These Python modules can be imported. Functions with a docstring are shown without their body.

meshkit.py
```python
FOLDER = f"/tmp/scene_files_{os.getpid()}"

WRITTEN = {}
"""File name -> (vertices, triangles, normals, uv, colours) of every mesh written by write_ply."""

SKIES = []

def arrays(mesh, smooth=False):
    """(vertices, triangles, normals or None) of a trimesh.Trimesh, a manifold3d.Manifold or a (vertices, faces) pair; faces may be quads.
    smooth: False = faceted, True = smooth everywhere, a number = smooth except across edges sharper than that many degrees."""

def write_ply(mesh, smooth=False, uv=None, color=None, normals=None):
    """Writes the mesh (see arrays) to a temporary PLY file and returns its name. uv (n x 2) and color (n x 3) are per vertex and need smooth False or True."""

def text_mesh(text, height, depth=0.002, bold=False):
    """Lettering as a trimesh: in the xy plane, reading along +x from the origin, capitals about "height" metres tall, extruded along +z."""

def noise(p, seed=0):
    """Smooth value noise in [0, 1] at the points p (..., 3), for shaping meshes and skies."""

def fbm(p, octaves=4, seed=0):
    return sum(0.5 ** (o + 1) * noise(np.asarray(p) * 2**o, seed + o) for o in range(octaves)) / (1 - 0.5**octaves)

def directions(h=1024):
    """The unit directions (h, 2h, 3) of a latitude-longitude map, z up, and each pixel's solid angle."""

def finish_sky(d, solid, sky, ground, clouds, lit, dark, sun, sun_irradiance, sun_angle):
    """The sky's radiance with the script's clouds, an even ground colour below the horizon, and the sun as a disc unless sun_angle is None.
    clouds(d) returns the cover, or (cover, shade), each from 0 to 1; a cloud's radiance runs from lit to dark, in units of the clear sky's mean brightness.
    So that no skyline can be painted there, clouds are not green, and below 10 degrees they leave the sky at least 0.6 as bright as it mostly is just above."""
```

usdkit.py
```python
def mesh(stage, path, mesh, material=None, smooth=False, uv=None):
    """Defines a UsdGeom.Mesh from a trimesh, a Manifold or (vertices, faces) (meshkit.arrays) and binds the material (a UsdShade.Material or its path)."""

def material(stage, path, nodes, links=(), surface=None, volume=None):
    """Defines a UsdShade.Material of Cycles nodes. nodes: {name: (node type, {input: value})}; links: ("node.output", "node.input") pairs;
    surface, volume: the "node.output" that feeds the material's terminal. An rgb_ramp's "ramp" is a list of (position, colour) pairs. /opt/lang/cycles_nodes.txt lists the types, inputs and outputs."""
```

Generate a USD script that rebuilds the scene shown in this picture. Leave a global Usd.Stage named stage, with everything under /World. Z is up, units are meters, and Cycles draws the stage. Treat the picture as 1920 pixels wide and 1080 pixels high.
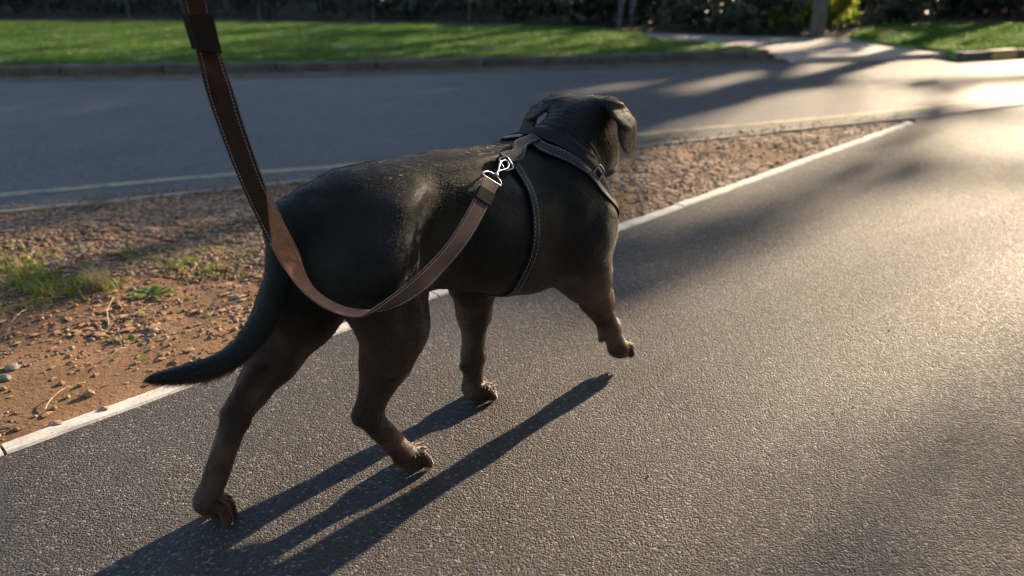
import math, random
import numpy as np, trimesh
from scipy.ndimage import map_coordinates
from scipy.interpolate import PchipInterpolator, CubicSpline
from pxr import Usd, UsdGeom, UsdLux, UsdShade, Gf, Sdf, Vt
import usdkit, meshkit

# ---------------------------------------------------------------- camera, sky, sun, exposure
stage = Usd.Stage.CreateInMemory()
UsdGeom.SetStageUpAxis(stage, 'Z'); UsdGeom.SetStageMetersPerUnit(stage, 1.0)
UsdGeom.Xform.Define(stage, '/World'); UsdGeom.Scope.Define(stage, '/World/Looks')
EYE, FPX, HORIZON = 0.95, 1500.0, -100.0          # eye height, focal length and horizon row in a 1920 x 1080 picture
S = EYE / 1.15
PITCH = math.atan((540 - HORIZON) / FPX)
SUN_AZ, SUN_EL = math.radians(42), math.radians(17.8)
cam = UsdGeom.Camera.Define(stage, '/World/camera')
cam.AddTranslateOp().Set(Gf.Vec3d(0, 0, EYE)); cam.AddRotateXOp().Set(90 - math.degrees(PITCH))
cam.CreateHorizontalApertureAttr(36.0); cam.CreateVerticalApertureAttr(20.25)
cam.CreateFocalLengthAttr(FPX / 1920 * 36); cam.CreateClippingRangeAttr((0.05, 2000))
cam.CreateFStopAttr(2.8); cam.CreateFocusDistanceAttr(1.50)
cam.CreateExposureAttr(2.1)
SUN_STRENGTH, SKY_STRENGTH = 1.1, 0.085
sunv = np.array([math.sin(SUN_AZ) * math.cos(SUN_EL), math.cos(SUN_AZ) * math.cos(SUN_EL), math.sin(SUN_EL)])
sun = UsdLux.DistantLight.Define(stage, '/World/sun')
sun.CreateIntensityAttr(SUN_STRENGTH); sun.CreateAngleAttr(0.7); sun.CreateNormalizeAttr(True); sun.CreateColorAttr(Gf.Vec3f(1.0, .78, .53))
_z = sunv; _x = np.cross([0, 0, 1.], _z); _x /= np.linalg.norm(_x); _y = np.cross(_z, _x)
sun.AddTransformOp().Set(Gf.Matrix4d(*_x, 0, *_y, 0, *_z, 0, 0, 0, 0, 1))
sky = UsdLux.DomeLight.Define(stage, '/World/sky')
skym = usdkit.material(stage, '/World/Looks/sky', {
    's': ('sky_texture', {'sky_type': 'single_scattering', 'sun_disc': False, 'sun_elevation': SUN_EL, 'sun_rotation': SUN_AZ, 'aerosol_density': 1.0}),
    'b': ('background_shader', {'strength': SKY_STRENGTH})}, [('s.color', 'b.color')], surface='b.background')
UsdShade.MaterialBindingAPI.Apply(sky.GetPrim()).Bind(skym)

# ---------------------------------------------------------------- measuring from the photograph's layout
rng = np.random.default_rng(7)
fw = np.array([0, math.cos(PITCH), -math.sin(PITCH)]); upv = np.array([0, math.sin(PITCH), math.cos(PITCH)]); rt = np.array([1., 0, 0])
CAM = np.array([0, 0, EYE])
def ray(x, y):
    d = fw * FPX + rt * (x - 960) - upv * (y - 540); return d / FPX          # one unit of depth along the view axis
def gp(x, y, z=0.0):
    d = ray(x, y); return CAM + d * ((z - EYE) / d[2])
def gpl(pts, z=0.0): return np.array([gp(x, y, z)[:2] for x, y in pts])
def at_depth(x, y, dep): return CAM + ray(x, y) * dep
def to_px(p):
    p = np.asarray(p, float) - CAM; return np.stack([960 + FPX * (p @ rt) / (p @ fw), 540 - FPX * (p @ upv) / (p @ fw)], -1)

# the dog's axes: x ahead, y to its left, z up
DOG_AZ = math.radians(47.7); dhx = np.array([math.sin(DOG_AZ), math.cos(DOG_AZ), 0]); dly = np.array([-math.cos(DOG_AZ), math.sin(DOG_AZ), 0]); DOG0 = np.array([-.15, 1.77, 0]); DR = np.stack([dhx, dly, [0, 0, 1.]])
def dog_w(a): return S * (DOG0 + np.asarray(a, float) @ DR)
def dog_l(p): return (np.asarray(p, float) / S - DOG0) @ DR.T

# ---------------------------------------------------------------- prims
USED = {}
def numbered(path):
    n = USED.get(path, 0); USED[path] = n + 1
    return path if n == 0 else f'{path}_{n:03d}'
def tag(prim, label=None, cat=None, group=None, kind=None):
    prim = prim.GetPrim() if hasattr(prim, 'GetPrim') else prim
    for k, v in (('label', label), ('category', cat), ('group', group), ('kind', kind)):
        if v: prim.SetCustomDataByKey(k, v)
    return prim
LOC = {}
def thing(name, label, cat, loc=(0, 0, 0), group=None, kind=None):
    path = numbered('/World/' + name); x = UsdGeom.Xform.Define(stage, path)
    x.AddTranslateOp().Set(Gf.Vec3d(*map(float, loc))); LOC[path] = np.array(loc, float)
    tag(x, label, cat, group, kind); return path
def obj(name, mesh, m, parent='/World', smooth=False, label=None, kind=None, prim=None):
    """one mesh prim (points given in world axes; stored relative to its thing)"""
    path = numbered(parent + '/' + name)
    base = np.zeros(3); up = parent
    while up and up != '/World':
        if up in LOC: base = LOC[up]; break
        up = up.rsplit('/', 1)[0]
    if isinstance(mesh, trimesh.Trimesh): mesh = (np.array(mesh.vertices), np.array(mesh.faces))
    v, f = np.asarray(mesh[0], float) - base, np.asarray(mesh[1])
    g = usdkit.mesh(stage, path, (v, f), m, smooth=smooth)
    for k, a in (prim or {}).items():
        pv = UsdGeom.PrimvarsAPI(g).CreatePrimvar(k, Sdf.ValueTypeNames.FloatArray, 'vertex'); pv.Set(Vt.FloatArray.FromNumpy(np.asarray(a, np.float32)))
    tag(g, label, None, None, kind); return path
def single(name, label, cat, mesh, m, smooth=False, group=None, kind=None):
    p = obj(name, mesh, m, '/World', smooth); tag(stage.GetPrimAtPath(p), label, cat, group, kind); return p
def join(parts):
    v, f, n = [], [], 0
    for a, b in parts:
        b = np.asarray(b)
        if b.shape[1] == 4: b = np.vstack([b[:, [0, 1, 2]], b[:, [0, 2, 3]]])
        v.append(a); f.append(b + n); n += len(a)
    return np.vstack(v), np.vstack(f)
def tm(m): return np.array(m.vertices), np.array(m.faces)
def instancer(name, protos, pos, quat, scale, idx, parent='/World', label=None, kind='stuff', cat=None):
    """protos: [(mesh, material)]"""
    path = numbered(parent + '/' + name); pi = UsdGeom.PointInstancer.Define(stage, path)
    targets = []
    for i, (m, mat) in enumerate(protos):
        pp = f'{path}/piece_{i+1:03d}'
        usdkit.mesh(stage, pp, m, mat, smooth=False); targets.append(Sdf.Path(pp))
    pi.CreatePrototypesRel().SetTargets(targets)
    pi.CreatePositionsAttr(Vt.Vec3fArray.FromNumpy(np.asarray(pos, np.float32)))
    pi.CreateOrientationsAttr(Vt.QuathArray([Gf.Quath(float(q[0]), float(q[1]), float(q[2]), float(q[3])) for q in quat]))
    pi.CreateScalesAttr(Vt.Vec3fArray.FromNumpy(np.asarray(scale, np.float32)))
    pi.CreateProtoIndicesAttr(Vt.IntArray.FromNumpy(np.asarray(idx, np.int32)))
    tag(pi, label, cat, None, kind); return path
def zquat(n, r):
    a = r.uniform(0, 2 * np.pi, n) / 2; return np.stack([np.cos(a), 0 * a, 0 * a, np.sin(a)], 1)
def anyquat(n, r):
    q = r.normal(size=(n, 4)); return q / np.linalg.norm(q, axis=1, keepdims=True)
def poly_mesh(xy, z=0.0):
    from shapely.geometry import Polygon
    v, f = trimesh.creation.triangulate_polygon(Polygon(xy), engine='earcut')
    v = np.c_[v, np.full(len(v), z)]
    n = np.cross(v[f[:, 1]] - v[f[:, 0]], v[f[:, 2]] - v[f[:, 0]])[:, 2]
    f = f.copy(); f[n < 0] = f[n < 0][:, ::-1]
    return v, f
def slab(xy, z0, z1):
    """a prism with vertical sides"""
    from shapely.geometry import Polygon
    m = trimesh.creation.extrude_polygon(Polygon(xy), z1 - z0, engine='earcut'); m.apply_translation([0, 0, z0]); return tm(m)
def tube(P, r, n=8, cap=True):
    P = np.asarray(P, float); r = np.broadcast_to(np.asarray(r, float), (len(P),))
    T = np.gradient(P, axis=0); T /= np.linalg.norm(T, axis=1, keepdims=True) + 1e-12
    u = np.cross(T[0], [0.3, .2, 1.]); u /= np.linalg.norm(u); V = []
    for i in range(len(P)):
        u = u - T[i] * (u @ T[i]); u /= np.linalg.norm(u); w = np.cross(T[i], u)
        a = np.arange(n) * 2 * np.pi / n
        V.append(P[i] + r[i] * (np.cos(a)[:, None] * u + np.sin(a)[:, None] * w))
    V = np.vstack(V); F = []
    for i in range(len(P) - 1):
        for j in range(n):
            a, b = i * n + j, i * n + (j + 1) % n
            F += [(a, b, b + n), (a, b + n, a + n)]
    if cap:
        for j in range(1, n - 1): F += [(0, j + 1, j), ((len(P) - 1) * n, (len(P) - 1) * n + j, (len(P) - 1) * n + j + 1)]
    return V, np.array(F)
def bez(pts, n):
    pts = np.asarray(pts, float); d = np.r_[0, np.cumsum(np.linalg.norm(np.diff(pts, axis=0), axis=1))]
    return CubicSpline(d / d[-1], pts)(np.linspace(0, 1, n))

# ---------------------------------------------------------------- materials
def M(name, nodes, links, surface='p.BSDF'):
    return usdkit.material(stage, '/World/Looks/' + name, nodes, links, surface=surface)
def plain(name, col, rough=.6, var=.25, scale=20, **kw):
    """one colour with a little uneven tone"""
    lo, hi = [c * (1 - var) for c in col], [c * (1 + var) for c in col]
    return M(name, {'g': ('geometry', {}), 'n': ('noise_texture', {'scale': scale, 'detail': 4, 'roughness': .6}), 'r': ('rgb_ramp', {'ramp': [(.3, lo), (.7, hi)]}), 'p': ('principled_bsdf', {'roughness': rough, **kw})},
             [('g.position', 'n.vector'), ('n.fac', 'r.fac'), ('r.color', 'p.base_color')])
def asphalt(name, lo, hi, stone, cell, rough, bump, spec=.5, patch=.36):
    return M(name, {
        'g': ('geometry', {}),
        'v': ('voronoi_texture', {'scale': cell, 'feature': 'f1', 'randomness': 1.0}),
        'v2': ('voronoi_texture', {'scale': cell * 2.3, 'feature': 'f1'}),
        'n': ('noise_texture', {'scale': 1.9, 'detail': 9, 'roughness': .68}),
        'n2': ('noise_texture', {'scale': cell * .35, 'detail': 4, 'roughness': .65}),
        'r': ('rgb_ramp', {'ramp': [(.0, lo), (.5, hi), (.86, hi), (.97, stone)]}),
        'sep': ('separate_color', {}),
        'big': ('map_range', {'from_min': .25, 'from_max': .75, 'to_min': 1 - patch, 'to_max': 1 + patch}),
        'mul': ('mix', {'mix_type': 'multiply', 'fac': 1.0}),
        'bigc': ('combine_color', {}),
        'inv': ('math', {'math_type': 'multiply_add', 'value2': -1.0, 'value3': 1.0}),
        'hgt': ('math', {'math_type': 'multiply_add', 'value2': .55}),
        'hg2': ('math', {'math_type': 'multiply_add', 'value2': .9}),
        'b': ('bump', {'strength': 1.0, 'distance': bump}),
        'rr': ('map_range', {'from_min': 0, 'from_max': 1, 'to_min': rough - .08, 'to_max': rough + .12}),
        'p': ('principled_bsdf', {'specular_ior_level': spec})},
        [('g.position', 'v.vector'), ('g.position', 'v2.vector'), ('g.position', 'n.vector'), ('g.position', 'n2.vector'), ('v.color', 'sep.color'), ('sep.r', 'r.fac'),
         ('n.fac', 'big.value'), ('big.result', 'bigc.r'), ('big.result', 'bigc.g'), ('big.result', 'bigc.b'), ('r.color', 'mul.color1'), ('bigc.color', 'mul.color2'), ('mul.color', 'p.base_color'),
         ('v.distance', 'inv.value1'), ('v2.distance', 'hgt.value1'), ('inv.value', 'hgt.value3'), ('n2.fac', 'hg2.value1'), ('hgt.value', 'hg2.value3'), ('hg2.value', 'b.height'), ('b.normal', 'p.normal'), ('sep.g', 'rr.value'), ('rr.result', 'p.roughness')])
def leafy(name, col, tip, trans=.35, rough=.5):
    """leaf colour varied per piece, light passing through"""
    return M(name, {'g': ('geometry', {}), 'n': ('noise_texture', {'scale': 1.7, 'detail': 3}), 'a': ('math', {'math_type': 'multiply_add', 'value2': .6}), 'm': ('math', {'math_type': 'multiply', 'value2': .65}),
                    'r': ('rgb_ramp', {'ramp': [(.2, col), (.85, tip)]}), 'p': ('principled_bsdf', {'roughness': rough}), 't': ('translucent_bsdf', {}), 'x': ('mix_closure', {'fac': trans})},
             [('g.position', 'n.vector'), ('g.random_per_island', 'm.value1'), ('n.fac', 'a.value1'), ('m.value', 'a.value3'), ('a.value', 'r.fac'), ('r.color', 'p.base_color'), ('r.color', 't.color'), ('p.BSDF', 'x.closure1'), ('t.BSDF', 'x.closure2')], surface='x.closure')

HAIRS, LEASH_SIDE, DEBUG = 170000, 1.0, 0
PATH = asphalt('path_asphalt', (.036, .033, .0315), (.054, .0495, .047), (.14, .13, .122), 200, .72, .0018, .22)
ROAD = asphalt('road_asphalt', (.046, .045, .044), (.066, .064, .062), (.105, .102, .099), 120, .66, .0022, .36, .2)
CONC = M('edging_concrete', {'g': ('geometry', {}), 'n': ('noise_texture', {'scale': 14, 'detail': 8, 'roughness': .7}), 'n2': ('noise_texture', {'scale': 130, 'detail': 5, 'roughness': .7}), 'v': ('voronoi_texture', {'scale': 36}),
    'r': ('rgb_ramp', {'ramp': [(.30, (.30, .275, .24)), (.5, (.46, .44, .40)), (.72, (.56, .54, .50))]}), 'pit': ('rgb_ramp', {'ramp': [(.06, (.25, .24, .22)), (.14, (1, 1, 1))]}), 'mu': ('mix', {'mix_type': 'multiply', 'fac': .6}),
    'b': ('bump', {'strength': .7, 'distance': .002}), 'p': ('principled_bsdf', {'roughness': .8})},
    [('g.position', 'n.vector'), ('g.position', 'n2.vector'), ('g.position', 'v.vector'), ('n.fac', 'r.fac'), ('v.distance', 'pit.fac'), ('r.color', 'mu.color1'), ('pit.color', 'mu.color2'), ('mu.color', 'p.base_color'), ('n2.fac', 'b.height'), ('b.normal', 'p.normal')])
KERBM = plain('kerb_stone', (.040, .031, .026), .9, .6, 7)
YELLOW = plain('kerb_yellow', (.26, .15, .035), .7, .3, 14)
LINE = M('road_line_paint', {'g': ('geometry', {}), 'n': ('noise_texture', {'scale': 11, 'detail': 9, 'roughness': .78}), 'r': ('rgb_ramp', {'ramp': [(.38, (.070, .068, .064)), (.56, (.27, .205, .10))]}), 'p': ('principled_bsdf', {'roughness': .65})},
    [('g.position', 'n.vector'), ('n.fac', 'r.fac'), ('r.color', 'p.base_color')])
SOIL = M('verge_soil', {'g': ('geometry', {}), 'n': ('noise_texture', {'scale': 2.2, 'detail': 7, 'roughness': .6}), 'n2': ('noise_texture', {'scale': 70, 'detail': 6, 'roughness': .7}), 'r': ('rgb_ramp', {'ramp': [(.3, (.085, .048, .028)), (.5, (.165, .095, .052)), (.7, (.28, .165, .09))]}),
    'b': ('bump', {'strength': .9, 'distance': .008}), 'p': ('principled_bsdf', {'roughness': .95, 'specular_ior_level': .2})},
    [('g.position', 'n.vector'), ('g.position', 'n2.vector'), ('n.fac', 'r.fac'), ('r.color', 'p.base_color'), ('n2.fac', 'b.height'), ('b.normal', 'p.normal')])
TURF = plain('lawn_turf', (.055, .085, .016), .9, .45, 5)
LITTER = plain('leaf_litter_ground', (.03, .021, .014), .95, .5, 7)
PAVE = plain('driveway_concrete', (.26, .215, .19), .75, .22, 4)
FIELD = plain('open_ground', (.07, .08, .035), .95, .4, .5)

# lines of the layout, from the photograph
tip = gp(1714, 232)[:2]; e0 = gp(0, 857)[:2]; ed = (tip - e0) / np.linalg.norm(tip - e0); en = np.array([-ed[1], ed[0]])     # path edging; en points to the verge
r0 = gp(0, 402)[:2]; r1 = gp(1712, 224)[:2]; rd = (r1 - r0) / np.linalg.norm(r1 - r0); rn = np.array([-rd[1], rd[0]])
r2 = gp(1920, 198)[:2]; rd2 = (r2 - r1) / np.linalg.norm(r2 - r1)
EW, RW = .047, .035
G = single('ground', None, None, poly_mesh([(-300, -300), (300, -300), (300, 300), (-300, 300)], -.06), FIELD, kind='structure')
far_left, far_right = r0 - rd * 22, r1 + rd2 * 20
gut = [(0, 150), (500, 143), (1000, 130), (1300, 121), (1500, 110), (1790, 100), (1920, 92)]
gutter = gpl(gut); gd0 = (gutter[0] - gutter[1]) / np.linalg.norm(gutter[0] - gutter[1]); gd1 = (gutter[-1] - gutter[-2]) / np.linalg.norm(gutter[-1] - gutter[-2])
road_xy = np.vstack([far_left, r0, r1, r1 + rd2 * 20, gutter[-1] + gd1 * 16 + [0, .0], gutter[::-1], gutter[0] + gd0 * 20])
road_b = poly_mesh(road_xy, -.012); single('road', None, None, road_b, ROAD, kind='structure')
path_xy = np.vstack([e0 - ed * 12, tip, r1 + rd2 * .02, far_right, [30, -14], [-18, -14]])
single('path', None, None, poly_mesh(path_xy, 0), PATH, kind='structure')

def strip(name, label, a, d, n, length, w, z0, z1, seg, joint, m, parent, chip=.004, seed=1):
    """a concrete strip in lengths with open joints and slightly broken edges"""
    r = np.random.default_rng(seed); t = 0
    while t < length:
        L = min(seg * r.uniform(.8, 1.2), length - t)
        k = max(int(L / .035), 2); s = np.linspace(t + joint / 2, t + L - joint / 2, k)
        o1 = chip * (meshkit.fbm(np.c_[s * 9, s * 0 + seed, s * 0]) - .5) * 2; o2 = chip * (meshkit.fbm(np.c_[s * 9, s * 0 + seed + 7, s * 0]) - .5) * 2
        A = a + d * s[:, None] + n * o1[:, None]; B = a + d * s[:, None] + n * (w + o2)[:, None]
        zz = z1 + r.uniform(-.0025, .0025); bev = .005
        V = np.vstack([np.c_[A, np.full(k, z0)], np.c_[A, np.full(k, zz - bev)], np.c_[A + n * bev, np.full(k, zz)], np.c_[B - n * bev, np.full(k, zz)], np.c_[B, np.full(k, zz - bev)], np.c_[B, np.full(k, z0)]])
        F = [(q * k + i, (q + 1) * k + i, (q + 1) * k + i + 1, q * k + i + 1) for q in range(5) for i in range(k - 1)]
        F += [(0, k, 4 * k, 5 * k), (k, 2 * k, 3 * k, 4 * k), (k - 1, 6 * k - 1, 5 * k - 1, 2 * k - 1), (2 * k - 1, 5 * k - 1, 4 * k - 1, 3 * k - 1)]
        F = np.array(F)[:, ::-1]
        obj(label, (V, F), m, parent)
        t += L
ep = thing('path_edging', None, None, (*e0, 0), kind='structure')
strip('path_edging', 'edging_strip', e0 - ed * 3.2 - en * .0, ed, en, np.linalg.norm(tip - e0) + 3.2, EW, -.04, .006, 1.15, .006, CONC, ep, .006, 3)
CONCD = plain('dusty_edging', (.20, .165, .13), .85, .4, 12)
rp = thing('road_edging', None, None, (*r0, 0), kind='structure')
strip('road_edging', 'edging_strip', r0 - rd * 12, rd, rn, np.linalg.norm(r1 - r0) + 12, RW, -.04, .010, 1.3, .008, CONCD, rp, .009, 5)
strip('road_edging', 'edging_strip', r1 + rd * .01, rd2, np.array([-rd2[1], rd2[0]]), 14, RW * .9, -.04, .0075, 1.3, .008, CONCD, rp, .009, 6)

# worn yellow line along the road's edge
yl = gpl([(-300, 388), (0, 361), (440, 322), (880, 286), (1182, 250), (1527, 219), (1790, 191), (1920, 176)]); yl = bez(np.vstack([yl[0] + (yl[0] - yl[1]) * 4, yl, yl[-1] + (yl[-1] - yl[-2]) * 6]), 120)
tn = np.gradient(yl, axis=0); tn /= np.linalg.norm(tn, axis=1, keepdims=True); nn = np.c_[-tn[:, 1], tn[:, 0]]
V = np.vstack([np.c_[yl - nn * .035, np.full(120, -.0105)], np.c_[yl + nn * .035, np.full(120, -.0105)]])
single('road_line', None, None, (V, np.array([(i, i + 1, 121 + i, 120 + i) for i in range(119)])), LINE, kind='structure')

# the far kerb, stone by stone, and what lies behind it
ZL = .06
kb = gpl([(-500, 152), (0, 141), (500, 133), (1000, 121), (1250, 114), (1400, 110), (1490, 106)]); kb = bez(np.vstack([kb[0] + (kb[0] - kb[1]) * 2.2, kb]), 200)
kd = np.r_[0, np.cumsum(np.linalg.norm(np.diff(kb, axis=0), axis=1))]
kt = np.gradient(kb, axis=0); kt /= np.linalg.norm(kt, axis=1, keepdims=True); kn = np.c_[-kt[:, 1], kt[:, 0]]
def on_kerb(s): return np.array([np.interp(s, kd, kb[:, i]) for i in (0, 1)]), np.array([np.interp(s, kd, kn[:, i]) for i in (0, 1)])
GUT = plain('gutter_dirt', (.085, .062, .045), .95, .5, 6)
single('gutter', None, None, poly_mesh(np.vstack([gutter[:-2] - [0, .03], kb[::-6] + [0, .02]]), -.0085), GUT, kind='structure')
kp = thing('lawn_kerb', None, None, (*kb[100], 0), kind='structure')
r_ = np.random.default_rng(11); s = 0
while s < kd[-1] - .1:
    L = min(r_.uniform(.72, .95), kd[-1] - s); h = ZL + r_.uniform(-.006, .006); h2 = h * np.clip((kd[-1] - s) / 1.2, .35, 1)
    (a, na), (b, nb) = on_kerb(s + .006), on_kerb(s + L - .006); o = r_.uniform(-.008, .008)
    a, b = a + na * o, b + nb * o; w = .10; c = .012
    V = np.array([(*a, -.05), (*a, h2 - c), (*(a + na * c), h2), (*(a + na * w), h2), (*(a + na * w), -.05), (*b, -.05), (*b, h2 - c), (*(b + nb * c), h2), (*(b + nb * w), h2), (*(b + nb * w), -.05)])
    F = [(i, i + 5, i + 6, i + 1) for i in range(4)]; F = join([(V, np.array(F)[:, ::-1]), (V, np.array([(0, 1, 4), (1, 3, 4), (1, 2, 3), (5, 9, 6), (6, 9, 8), (6, 8, 7)])[:, ::-1])])
    obj('kerb_stone', F, KERBM, kp); s += L
# lawn left of the driveway
edge = gpl([(1484, 101), (1440, 93), (1400, 87), (1330, 80), (1260, 75), (1215, 68), (1185, 58)], ZL)
back = gpl([(1100, 51), (1000, 48), (700, 45), (400, 42), (0, 40), (-500, 42)], ZL)
kin = kb + kn * .095
lawn_xy = np.vstack([kin[::4], edge, back, back[-1] + (back[-1] - back[-2]) * 2])
def relief(xy, z, amp, step, seed):
    """a sheet triangulated finely enough to roll a little"""
    from shapely.geometry import Polygon, Point
    import shapely
    P = Polygon(xy).buffer(0); x0, y0, x1, y1 = P.bounds
    X, Y = np.meshgrid(np.arange(x0, x1 + step, step), np.arange(y0, y1 + step, step), indexing='ij'); n = X.shape
    pts = np.c_[X.ravel(), Y.ravel()]
    inside = shapely.contains_xy(P, pts[:, 0], pts[:, 1])
    bd = np.array(P.exterior.segmentize(step).coords)[:-1]
    keep = pts[inside]; dist = shapely.distance(shapely.points(keep), P.exterior); keep = keep[dist > step * .45]; dist = dist[dist > step * .45]
    from scipy.spatial import Delaunay
    allp = np.vstack([bd, keep]); D = Delaunay(allp); tri = D.simplices
    cen = allp[tri].mean(1); tri = tri[shapely.contains_xy(P, cen[:, 0], cen[:, 1])]
    zz = np.r_[np.full(len(bd), z), z + amp * (meshkit.fbm(np.c_[keep * 1.1, np.full(len(keep), seed)]) - .45) * np.minimum(1, dist / (3 * step))]
    v = np.c_[allp, zz]; a = np.cross(v[tri[:, 1]] - v[tri[:, 0]], v[tri[:, 2]] - v[tri[:, 0]])[:, 2]; tri[a < 0] = tri[a < 0][:, ::-1]
    k = len(bd); i = np.arange(k); j = (i + 1) % k                      # a skirt down to the ground
    low = v[:k].copy(); low[:, 2] = -.05; m = len(v); v = np.vstack([v, low])
    return v, np.vstack([tri, np.c_[i, j, j + m], np.c_[i, j + m, i + m]])
single('lawn', None, None, relief(lawn_xy, ZL - .004, .06, .3, 2), TURF, kind='structure')
# driveway (pale concrete) between the two lawns
ZD = .03
drv = gpl([(1488, 108), (1620, 105), (1790, 99), (1770, 93), (1700, 85), (1650, 78), (1600, 73), (1500, 69.5), (1350, 65), (1240, 62), (1180, 58)], ZD)
drv_xy = np.vstack([drv, edge[::-1]])
single('driveway', None, None, slab(drv_xy, -.05, ZD), PAVE, kind='structure')
# lawn right of the driveway with its kerb
rl = gpl([(1795, 97), (1860, 93), (1920, 90), (2200, 80)], ZL); rlb = gpl([(1772, 92), (1702, 84), (1652, 77), (1604, 71), (1596, 62), (1650, 46), (1800, 45), (2000, 45), (2300, 46)], ZL)
single('lawn', None, None, relief(np.vstack([rl[::-1], rlb]), ZL - .004, .06, .3, 5), TURF, kind='structure')
rk = bez(rl, 40); kp2 = thing('lawn_kerb', None, None, (*rk[10], 0), kind='structure'); rs = np.r_[0, np.cumsum(np.linalg.norm(np.diff(rk, axis=0), axis=1))]; s = 0; q = 0
while s < rs[-1] - .2:
    L = .34; A, B = (np.array([np.interp(s + d_, rs, rk[:, i]) for i in (0, 1)]) for d_ in (.006, L - .006)); n_ = np.array([-(B - A)[1], (B - A)[0]]); n_ /= np.linalg.norm(n_)
    V, F = slab([A - n_ * .09, B - n_ * .09, B - n_ * .004, A - n_ * .004], -.05, ZL + r_.uniform(-.004, .004))
    painted = 1842 < to_px(np.r_[(A + B) / 2, ZL])[0] < 1915 and q == 0
    q += painted
    obj('kerb_stone', (V, F), YELLOW if painted else KERBM, kp2, label='kerb stone painted yellow' if painted else None); s += L
# floor of fallen leaves behind the lawns
fl = np.vstack([gpl([(2300, 46), (2000, 45), (1800, 45), (1650, 46), (1596, 62), (1600, 72), (1500, 68.5), (1350, 64), (1240, 61), (1180, 57), (1100, 51), (1000, 48), (700, 45), (400, 42), (0, 40), (-500, 42)], ZL - .02), [[-30, 14], [-30, 60], [60, 60], [60, 14]]])
single('leaf_litter_floor', None, None, poly_mesh(fl, ZL - .03), LITTER, kind='structure')
# ---------------------------------------------------------------- the verge: bare soil, gravel, weeds
va = e0 + en * EW - ed * 4; vb = tip + en * EW * .6 - ed * .03; vc = r1 - rd * .02; vd = r0 - rd * 6
verge_xy = np.array([va, vb, vc, vd])
def verge_z(p):
    p = np.atleast_2d(p); e = np.minimum(((p - e0) @ en) - EW, -((p - r0) @ rn))           # metres from the nearer edging
    f = np.clip(e / .25, 0, 1)
    return -.004 + f * (.075 * (meshkit.fbm(np.c_[p * 1.6, p[:, :1] * 0 + 3]) - .38) + .02 * (meshkit.fbm(np.c_[p * 9, p[:, :1] * 0 + 8]) - .5))
def verge_mesh(step=.035):
    from shapely.geometry import Polygon
    import shapely
    from scipy.spatial import Delaunay
    P = Polygon(verge_xy); x0, y0, x1, y1 = P.bounds
    out = []
    X, Y = np.meshgrid(np.arange(-4.2, x1, step), np.arange(y0, y1, step), indexing='ij'); p = np.c_[X.ravel(), Y.ravel()]
    p = p[shapely.contains_xy(P.buffer(-step * .5), p[:, 0], p[:, 1])]
    bd = np.array(P.exterior.segmentize(.06).coords)[:-1]; bd = bd
    allp = np.vstack([bd, p]); t = Delaunay(allp).simplices; c = allp[t].mean(1); t = t[shapely.contains_xy(P, c[:, 0], c[:, 1])]
    v = np.c_[allp, verge_z(allp)]; a = np.cross(v[t[:, 1]] - v[t[:, 0]], v[t[:, 2]] - v[t[:, 0]])[:, 2]; t[a < 0] = t[a < 0][:, ::-1]
    return v, t
single('verge', None, None, verge_mesh(), SOIL, smooth=True, kind='structure')

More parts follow.
